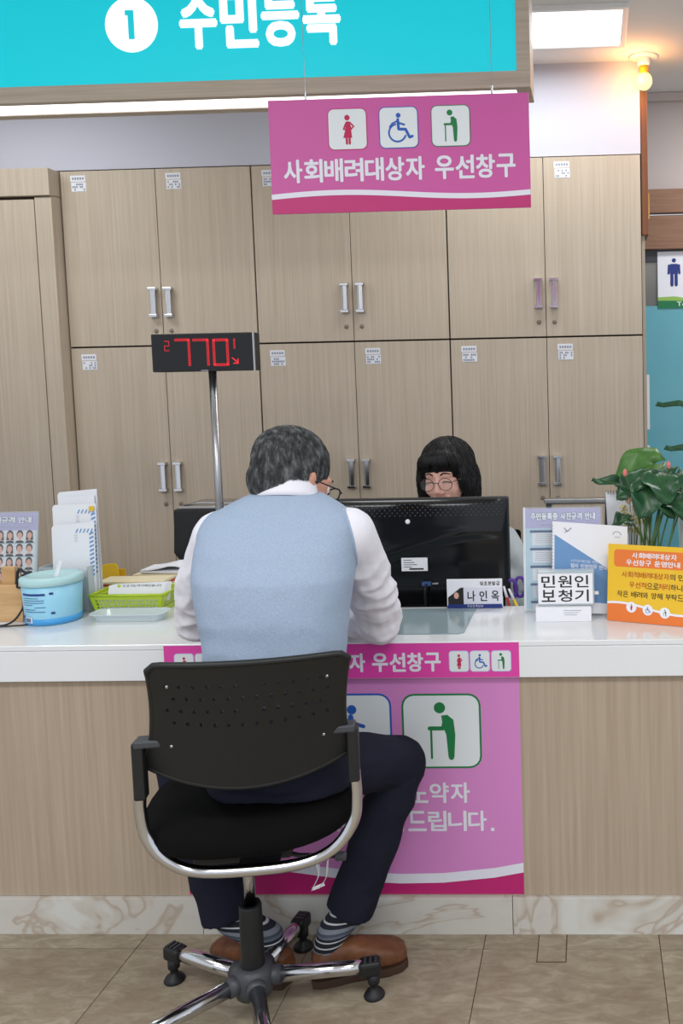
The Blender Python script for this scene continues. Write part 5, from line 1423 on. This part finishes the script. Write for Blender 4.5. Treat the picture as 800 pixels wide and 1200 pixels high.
# vest
def vest_fn(p, n):
    w = 1 - abs(noise.noise(V((p.x * 5, p.y * 5, p.z * 17)) + V((3, 1, 0)))) * 2
    low = max(0, min(1, (1.0 - p.z) / .2))
    return p + n * (.0055 * (w - .5) * low + .0035 * noise.noise(V((p.x * 9, p.y * 9, p.z * 6))) + .001 * noise.noise(p * 30))
b = MB(); torso(b, .007, .70, 1.205, 2.5)
for s, sh in ((-1, shL), (1, shR)): b.cap(V((SX + s * .10, 1.955, 1.125)), V((SX + s * .118, 1.955, 1.112)), .056, .057)
vs_ = blob(b, 'vest', 'vest', man, .0045, 5, fn=vest_fn, label='light blue sleeveless knit vest')
# ribbed armhole bands and hem
from mathutils.bvhtree import BVHTree
def tree(o):
    bm = bmesh.new(); bm.from_mesh(o.data); t_ = BVHTree.FromBMesh(bm); cs = [f.calc_center_median() for f in bm.faces]; bm.free(); return t_, cs
tv, cv_ = tree(vs_); tsh, _c = tree(sh_); moff = man.location
pairs = tv.overlap(tsh)
for s in (-1, 1):
    pts = [cv_[i] + moff for i, j in pairs]
    pts = [p for p in pts if s * (p.x - SX) > .085 and .90 < p.z < 1.21]
    if len(pts) > 60:
        cy_, cz_ = 1.955, 1.09; bins = [[] for _ in range(30)]
        for p in pts: bins[int((math.atan2(p.z - cz_, p.y - cy_) + PI) / (2 * PI) * 30) % 30].append(p)
        ring = [sum(b_, V((0, 0, 0))) / len(b_) for b_ in bins if b_]
        for _ in range(2): ring = [(ring[i - 1] + ring[i] * 2 + ring[(i + 1) % len(ring)]) / 4 for i in range(len(ring))]
        if len(ring) > 18: MB().tube(ring, .0042, 8, closed=True).build('armhole_rib', 'vest', vs_, smooth=True)
b = MB(); b.loft([((WX - .01, 1.895, z), (1, 0, 0), (0, 1, 0), .146 + g, .110 + g) for z, g in ((.690, 0), (.692, .003), (.722, .003), (.724, 0))], 36, 2.5); b.build('hem_rib', 'vest', vs_, smooth=True)
# trousers
b = MB(); torso(b, .006, .55, .80, 2.3)
b.ell((WX - .01, 1.90, .612), (.160, .120, .072), n=24, m=12)
for hp, kn, hm in ((hipL, knL, hmL), (hipR, knR, hmR)):
    m_ = hp.lerp(kn, .55) + V((0, 0, .004)); b.cap(hp, m_, .074, .070); b.cap(m_, kn, .070, .060)
    d = (hm - kn).normalized(); sx_ = V((1, 0, 0)) - d * d.x; sx_.normalize(); sy_ = d.cross(sx_)
    mid = kn.lerp(hm, .5) + V((0, -.012, 0))
    b.loft([(kn - d * .01, sx_, sy_, .058, .060), (kn.lerp(hm, .25) + V((0, -.008, 0)), sx_, sy_, .062, .064), (mid, sx_, sy_, .060, .060), (kn.lerp(hm, .8), sx_, sy_, .058, .056), (hm, sx_, sy_, .060, .056)], 24)
def trouser_fn(p, n):
    r = 1 - abs(noise.noise(V((p.x * 9, p.y * 9, p.z * 12)))) * 2
    return p + n * .006 * (r - .5)
blob(b, 'trousers', 'trousers', man, .005, 4, fn=trouser_fn, label='dark navy trousers')
# socks and shoes
for hm, an, to, he in ((hmL, anL, toL, heL), (hmR, anR, toR, heR)):
    f0 = (V((to.x, to.y, 0)) - V((an.x, an.y, 0))).normalized(); sk = MB()
    sk.cap(an.lerp(hm, .9), an, .038, .037); sk.cap(an, V((an.x, an.y, .05)) - f0 * .02, .036, .033); sk.cap(V((an.x, an.y, .05)), V((an.x, an.y, .040)) + f0 * .10, .034, .026)
    blob(sk, 'sock', 'sock', man, .0045, 3, label='striped grey and navy sock')
    f_ = V((to.x - he.x, to.y - he.y, 0)); Lf = f_.length; f_.normalize(); s_ = V((f_.y, -f_.x, 0)); H0 = V((he.x, he.y, 0))
    prof = [(-.002, .026, .030), (.02, .035, .040), (.06, .037, .046), (.10, .036, .050), (.15, .043, .046), (.19, .047, .036), (.225, .042, .022), (.245, .026, .012)]
    k_ = (Lf + .012) / .245
    poly = [(x * k_, w) for x, w, _ in prof] + [(x * k_, -w) for x, w, _ in prof[::-1]]
    sh = MB(); sh.prism([(x, y * 1.04) for x, y in poly], H0 + V((0, 0, .020)), f_, s_, (0, 0, 1), .019)
    up = MB()
    secs = [(H0 + f_ * x * k_ + V((0, 0, .018 + h_ * .5)), s_, V((0, 0, 1)), w * .98, h_ * .62) for x, w, h_ in [(.0, .024, .050), (.02, .033, .060), (.06, .036, .066), (.095, .036, .068), (.13, .040, .060), (.165, .045, .050), (.20, .045, .042), (.228, .038, .034), (.243, .024, .026)]]
    up.loft(secs, 24, 2.6)
    so = blob(up, 'shoe', 'leather', man, .0035, 5, fn=lambda p, n: V((p.x, p.y, max(p.z, .016))) + n * .0012 * noise.noise(p * 60), label='brown leather shoe')
    sh.build('sole', 'sole', so, bevel=.002)
    MB().tube(catmull([H0 + f_ * x * k_ + s_ * y + V((0, 0, z)) for x, y, z in ((.115, -.034, .050), (.125, -.02, .074), (.13, 0, .080), (.125, .02, .074), (.115, .034, .050))], 5), .0022, 6).build('welt_seam', 'leather', so, smooth=True)
    lc = MB()
    for q in range(3):
        x = (.108 + .014 * q) * k_; lc.tube(catmull([H0 + f_ * x + s_ * y + V((0, 0, z - .006 * q)) for y, z in ((-.018, .082), (0, .089), (.018, .082))], 4), .0019, 6)
    lc.build('laces', 'sole', so, smooth=True)
# hair: short, grey
c = MB(); I = HT
c.ell((0, -.020, .038), (.081, .101, .087), n=28, m=18); c.ell((0, -.060, -.008), (.070, .050, .070), n=20, m=12)
for s in (-1, 1): c.ell((s * .066, -.030, .005), (.018, .045, .045))
c.xform(HT)
HTi = HT.inverted()
def hair_fn(p, n):
    return p + n * (.003 * noise.noise(p * 26))
hr_ = blob(c, 'hair', 'hair_grey', man, .0042, 4, fn=hair_fn, label='short dark grey hair')
crown = HT @ V((0.01, -.045, .125))
fl = lambda p, c_: ((p - c_).normalized() + V((0, 0, -.55)) + (HT.to_3x3() @ V((.25, .1, 0))))
strands(hr_, 'hair_locks', 'hair_grey', 6500, .034, crown, fl, .0010, .0022, 3, sway=.10)
glasses(man, HT, 'matt_black', .026, .017, .116, 2.8, .0019, -.006, .15)

# ------------------------------------------------------------------ the swivel chair
uL, uR = V((-.913, 1.700, .745)), V((-.505, 1.780, .745))
cu = (uR - uL); cu.z = 0; cw_ = cu.length; cu.normalize(); cf = V((-cu.y, cu.x, 0))
hub = V((-.800, 1.930, 0))
ch = thing('office_chair', 'black swivel chair with a perforated plastic back and five-star chrome base', 'chair', hub)
cmid = (uL + uR) / 2
topc = at(290, 776, Y=1.655)
def back_pt(i, j, NU=28, NV=18, depth=0):
    u = i / NU * 2 - 1; w = j / NV
    hw = .187 - .006 * math.sin(PI * min(1, max(0, (w - .2) / .8))) + .020 * max(0, 1 - w / .24) ** .7 * (1 if w < .24 else 0)
    base = V((cmid.x, cmid.y, 0)).lerp(V((topc.x, topc.y, 0)), w)
    z = .688 + (.917 - .688) * w - .052 * (1 - u * u) * (1 - w) ** 2.2
    if w > .9: z -= .012 * max(0, (abs(u) - .90) / .10) ** 2 * ((w - .9) / .1)
    return base + cu * (u * hw) + cf * (.030 * u * u - .014) + V((0, 0, z))
holes = {14: 0, 12: 1, 10: 0, 8: 1}
mb = MB(); perf(mb, 28, 18, lambda i, j: j in holes and (i % 2) == holes[j] and 2 <= i <= 25 and (holes[j] or abs(i - 14) > .6), back_pt, .22)
bk = mb.build('backrest', 'black_plastic', ch, smooth=False, solid=.010, bevel=0, label='black plastic backrest with rows of round holes')
mb = MB()
ed = [back_pt(0, j) for j in range(0, 19)] + [back_pt(i, 18) for i in range(1, 29)] + [back_pt(28, j) for j in range(17, -1, -1)] + [back_pt(i, 0) for i in range(27, 0, -1)]
mb.tube(ed, .0066, 8, closed=True); mb.build('backrest_edge', 'black_plastic', bk, smooth=True)
for (i, j) in ((2.6, 14.4), (25.4, 14.4), (3, 4.5), (25, 4.5)):
    p = back_pt(i, j) - cf * .0062; MB().ell(p, (.0034, .0014, .0034), n=10, m=6).build('screw', 'steel', bk, smooth=True)
# front upholstered pad of the back
vs = []; 
for j in range(0, 13):
    for i in range(0, 17): 
        p = back_pt(2 + i * 24 / 16, 3 + j * 14 / 12); vs.append(p + cf * (.010 + .014 * math.sin(PI * i / 16) ** .5 * math.sin(PI * j / 12) ** .5))
# brackets and chrome U tube
R_c = Matrix((cu, cf, V((0, 0, 1)))).transposed()
for s, P_ in ((-1, uL), (1, uR)):
    MB().cbox(P_ + cu * (-s * .020) + V((0, 0, -.006)), (.052, .036, .016), R_c).build('bracket', 'grey_plastic', ch, bevel=.004)
    MB().cbox(P_ + V((0, 0, -.062)), (.023, .032, .118), R_c).build('tube_sleeve', 'black_plastic', ch, bevel=.005)
tp = [uL + V((0, 0, -.10)), at(164, 948, Y=1.702), at(172, 982, Y=1.705), at(195, 1008, Y=1.712), at(232, 1021, Y=1.725), at(300, 1019, Y=1.74), at(355, 1011, Y=1.755), at(392, 993, Y=1.765), at(414, 962, Y=1.775), uR + V((.002, 0, -.155)), uR + V((0, 0, -.10))]
MB().tube(catmull(tp, 8), .0122, 16).build('chrome_tube', 'chrome', ch, smooth=True, label='bent chrome tube carrying the backrest')
# seat cushion
sc0 = V((-.762, 1.905, 0)) ; b = MB()
def seat_ring(z, g, sag=0):
    return [(sc0 + cu * (.226 + g) * math.copysign(abs(math.cos(t)) ** .75, math.cos(t)) + cf * (.205 + g) * math.copysign(abs(math.sin(t)) ** .75, math.sin(t)) + V((0, 0, z + .008 + .012 * abs(math.cos(t)) ** 2 * 1))) for t in [2 * PI * k / 40 for k in range(40)]]
rg = [seat_ring(.470, -.10), seat_ring(.474, -.03), seat_ring(.488, -.004), seat_ring(.508, .004), seat_ring(.526, -.006), seat_ring(.536, -.04), seat_ring(.538, -.12)]
mb = MB(); mb.v = [p for r_ in rg for p in r_]; n = 40
mb.f = [(i * n + k, i * n + (k + 1) % n, (i + 1) * n + (k + 1) % n, (i + 1) * n + k) for i in range(len(rg) - 1) for k in range(n)] + [tuple(range(n))[::-1], tuple(range((len(rg) - 1) * n, len(rg) * n))]
mb.build('seat', 'black_fabric', ch, smooth=True, label='black fabric seat cushion')
MB().cbox(V((-.775, 1.90, .452)), (.20, .22, .030), R_c).build('seat_mechanism', 'matt_black', ch, bevel=.006)
a = at(304, 1009, Y=1.79); MB().cbox(V((a.x, 1.80, a.z + .002)), (.085, .10, .008), R_c).build('mount_plate', 'steel', ch, bevel=.002)
a = at(350, 1002, Y=1.86); b_ = at(405, 1003, Y=1.86)
MB().tube([a + V((-.05, 0, .01)), a, b_ + V((-.02, 0, 0))], .005, 8).build('lever', 'matt_black', ch, smooth=True)
MB().tube([b_ + V((-.022, 0, 0)), b_], .010, 12).build('lever_paddle', 'grey_plastic', ch, smooth=True, bevel=.002)
# hanging white strap with a tag
a, b_, c_ = at(368, 1005, Y=1.95), at(374, 1022, Y=1.95), at(366, 1042, Y=1.95)
mb = MB(); mb.tube(catmull([a, b_, c_], 6), .009, 8, flat=.12); mb.tube(catmull([at(384, 1008, Y=1.95), at(382, 1028, Y=1.955), at(374, 1040, Y=1.955)], 6), .007, 8, flat=.12)
mb.tube([c_, at(380, 1036, Y=1.955)], .004, 8, flat=.2)
mb.build('strap', 'print_white', ch, label='thin white strap hanging under the seat')
# gas lift
MB().lathe([(.0135, .25), (.0135, .45)], hub, 20).build('lift_rod', 'chrome', ch, smooth=True)
MB().lathe([(.024, .105), (.026, .12), (.025, .26), (.022, .268), (.020, .262)], hub, 24).build('lift_sleeve', 'black_plastic', ch, smooth=True)
o = MB().lathe([(.030, .048), (.040, .052), (.045, .075), (.044, .105), (.036, .118), (.024, .120)], hub, 30).build('hub', 'grey_plastic', ch, smooth=True)
for deg in (13, 82, 155, 224, 297):
    t_ = math.radians(deg); d = V((math.cos(t_), math.sin(t_), 0)); Rn = .242 if deg == 82 else .268
    lg = MB().tube([hub + d * .035 + V((0, 0, .088)), hub + d * (Rn - .055) + V((0, 0, .078)), hub + d * (Rn - .02) + V((0, 0, .076))], lambda u: .0185 - .0035 * u, 16).build('leg', 'chrome', ch, smooth=True)
    s_ = V((-d.y, d.x, 0)); e = hub + d * Rn
    MB().tube([hub + d * .030 + V((0, 0, .088)), hub + d * .060 + V((0, 0, .087))], .0215, 16).build('leg_collar', 'grey_plastic', lg, smooth=True)
    RR = Matrix((d, s_, V((0, 0, 1)))).transposed()
    MB().cbox(e + d * -.008 + V((0, 0, .074)), (.052, .037, .036), RR).build('end_cap', 'black_plastic', lg, bevel=.009, seg=3)
    r_ = MB()
    for q in range(3): r_.cbox(e + d * (-.018 + q * .012) + V((0, 0, .0925)), (.005, .024, .003), RR)
    r_.build('cap_ribs', 'grey_plastic', lg)
    MB().lathe([(.024, 0), (.025, .004), (.020, .012), (.010, .018), (.009, .030), (.014, .034), (.014, .058)], e, 20).build('glide', 'matt_black', lg, smooth=True)

# ------------------------------------------------------------------ the clerk
YWm = 3.10; wl = at(524, 556, Y=YWm)
WT = head_T(wl, (-.20, -.95, -.16), roll=.06, sc=1.0)
CXw = wl.x + .03
wo = thing('person', 'smiling woman with bobbed black hair and round glasses, behind the monitor', 'person', (CXw, 3.25, .46))
b = MB(); hh = head_shapes(True).xform(WT); b.add(hh.v, hh.f)
WR = [(.47, 3.28, .165, .13), (.60, 3.27, .155, .12), (.72, 3.25, .14, .11), (.82, 3.23, .155, .11), (.88, 3.21, .160, .10), (.915, 3.20, .12, .08), (.935, 3.19, .06, .05)]
b.loft([((CXw, y, z), (1, 0, 0), (0, 1, 0), rx_, ry_) for z, y, rx_, ry_ in WR], 30, 2.3)
b.cap(WT @ V((0, -.03, -.05)), V((CXw, 3.19, .92)), .048, .050)
wsL, wsR = V((CXw - .15, 3.2, .865)), V((CXw + .15, 3.2, .865))
weL, weR = V((CXw - .20, 3.08, .765)), V((CXw + .235, 3.04, .765)); wwL, wwR = V((CXw - .10, 2.99, .735)), V((CXw + .10, 2.98, .735))
for a, e, w in ((wsL, weL, wwL), (wsR, weR, wwR)): b.cap(a, e, .040, .034); b.cap(e, w, .033, .022)
hand(b, wwL, (.5, -.8, -.02), (0, 0, -1), -1, .4); hand(b, wwR, (-.5, -.8, -.02), (0, 0, -1), 1, .4)
for s in (-1, 1):
    hp = V((CXw + s * .08, 3.25, .53)); kn = V((CXw + s * .09, 2.90, .52)); an = V((CXw + s * .09, 2.92, .08)); b.cap(hp, kn, .08, .055); b.cap(kn, an, .05, .033); b.cap(an + V((0, 0, -.04)), an + V((0, -.13, -.05)), .032, .024)
blob(b, 'body', 'skin_f', wo, .0045, 3)
eyes(wo, WT, True, 'skin_f')
MB().tube(catmull([WT @ V((-.027, .0895, -.060)), WT @ V((-.012, .098, -.0665)), WT @ V((.012, .098, -.0665)), WT @ V((.027, .0895, -.060))], 5), .0028, 8).build('upper_lip', 'lip', wo, smooth=True)
MB().tube(catmull([WT @ V((-.022, .0905, -.066)), WT @ V((0, .0975, -.0725)), WT @ V((.022, .0905, -.066))], 6), .0034, 8).build('teeth', 'teeth', wo, smooth=True)
MB().tube(catmull([WT @ V((-.024, .089, -.068)), WT @ V((0, .097, -.0795)), WT @ V((.024, .089, -.068))], 6), .0036, 8).build('lower_lip', 'lip', wo, smooth=True)
c = MB()
c.ell((0, -.018, .034), (.096, .106, .097), n=28, m=18); c.ell((0, -.055, -.03), (.098, .066, .105), n=24, m=14)
for s in (-1, 1): c.ell((s * .084, .000, -.030), (.026, .060, .095), Matrix.Rotation(-.05 * s, 3, 'Y')); c.ell((s * .056, .046, .050), (.028, .034, .034)); c.ell((s * .076, .038, -.005), (.018, .036, .060))
c.ell((0, .044, .076), (.066, .050, .028), n=20, m=12)
c.xform(WT)
hw_ = blob(c, 'hair', 'hair_black', wo, .0045, 4, fn=lambda p, n: p + n * .0015 * noise.noise(p * 60), label='chin-length black hair with a fringe')
crown = WT @ V((-.005, -.02, .14))
flw = lambda p, c_: ((p - c_).normalized() * .7 + V((0, 0, -1.0)))
strands(hw_, 'hair_locks', 'hair_black', 2600, .055, crown, flw, .0014, .002, 5, sway=.12)
fr_ = MB(); rr = random.Random(8)
for k in range(70):
    x = -.052 + .104 * k / 69 + rr.uniform(-.002, .002); y = math.sqrt(max(.0004, 1 - (x / .085) ** 2))
    z1_ = .038 + .012 * abs(math.sin(k * 1.9)) * rr.uniform(.4, 1) + (.016 if abs(x - .012) < .010 else 0)
    fr_.tube([WT @ V((x * .8, .070 * y + .022, .088)), WT @ V((x * .95, .078 * y + .024, .066)), WT @ V((x, .076 * y + .023, z1_))], lambda u: .0026 * (1 - .8 * u), 5)
fr_.build('fringe', 'hair_black', hw_, smooth=True, kind='stuff')
glasses(wo, WT, 'iris', .0245, .0215, .110, 2.0, .0011, -.006)
b = MB(); b.loft([((CXw, y, z), (1, 0, 0), (0, 1, 0), rx_ + .012, ry_ + .012) for z, y, rx_, ry_ in WR[:6]], 30, 2.3)
for a, e, w in ((wsL, weL, wwL), (wsR, weR, wwR)): b.cap(a, e, .056, .050); b.cap(e, w.lerp(e, .12), .048, .033)
blob(b, 'cardigan', 'cardigan', wo, .006, 5, fn=foldn(.008, 12), label='pale grey cardigan')
b = MB()
for s in (-1, 1):
    hp = V((CXw + s * .08, 3.25, .53)); kn = V((CXw + s * .09, 2.90, .52)); an = V((CXw + s * .09, 2.92, .12)); b.cap(hp, kn, .088, .062); b.cap(kn, an, .058, .045)
b.ell((CXw, 3.27, .53), (.17, .13, .075)); blob(b, 'trousers', 'trousers', wo, .008, 3)
for s in (-1, 1):
    an = V((CXw + s * .09, 2.92, .02)); b = MB(); b.loft([(an + V((0, y, h)), (1, 0, 0), (0, 0, 1), w, h * 1.0) for y, w, h in ((.04, .022, .026), (.02, .032, .032), (-.04, .034, .034), (-.10, .040, .026), (-.15, .034, .020), (-.175, .018, .014))], 16, 2.4); b.build('shoe', 'matt_black', wo, smooth=True)
# her chair
wc = thing('desk_chair', 'black padded desk chair under the clerk behind the desk', 'chair', (CXw, 3.28, 0))
MB().box((CXw - .22, 3.06, .395), (CXw + .22, 3.50, .448)).build('seat', 'black_fabric', wc, bevel=.02, seg=4)
MB().box((CXw - .19, 3.47, .52), (CXw + .19, 3.51, .86)).build('backrest', 'black_fabric', wc, bevel=.015, seg=4)
MB().tube(catmull([(CXw, 3.30, .385), (CXw, 3.50, .39), (CXw, 3.535, .5), (CXw, 3.52, .62)], 6), .014, 10, flat=1).build('back_bar', 'matt_black', wc, smooth=True)
MB().lathe([(.022, .06), (.024, .25), (.016, .25), (.016, .395)], (CXw, 3.28, 0), 20).build('post', 'matt_black', wc, smooth=True)
for k in range(5):
    t_ = math.radians(20 + 72 * k); d = V((math.cos(t_), math.sin(t_), 0)); MB().tube([V((CXw, 3.28, .075)), V((CXw, 3.28, .06)) + d * .22], .016, 10).build('leg', 'matt_black', wc, smooth=True)
    MB().ell(V((CXw, 3.28, .026)) + d * .22, (.022, .022, .026), n=12, m=8).build('caster', 'matt_black', wc, smooth=True)
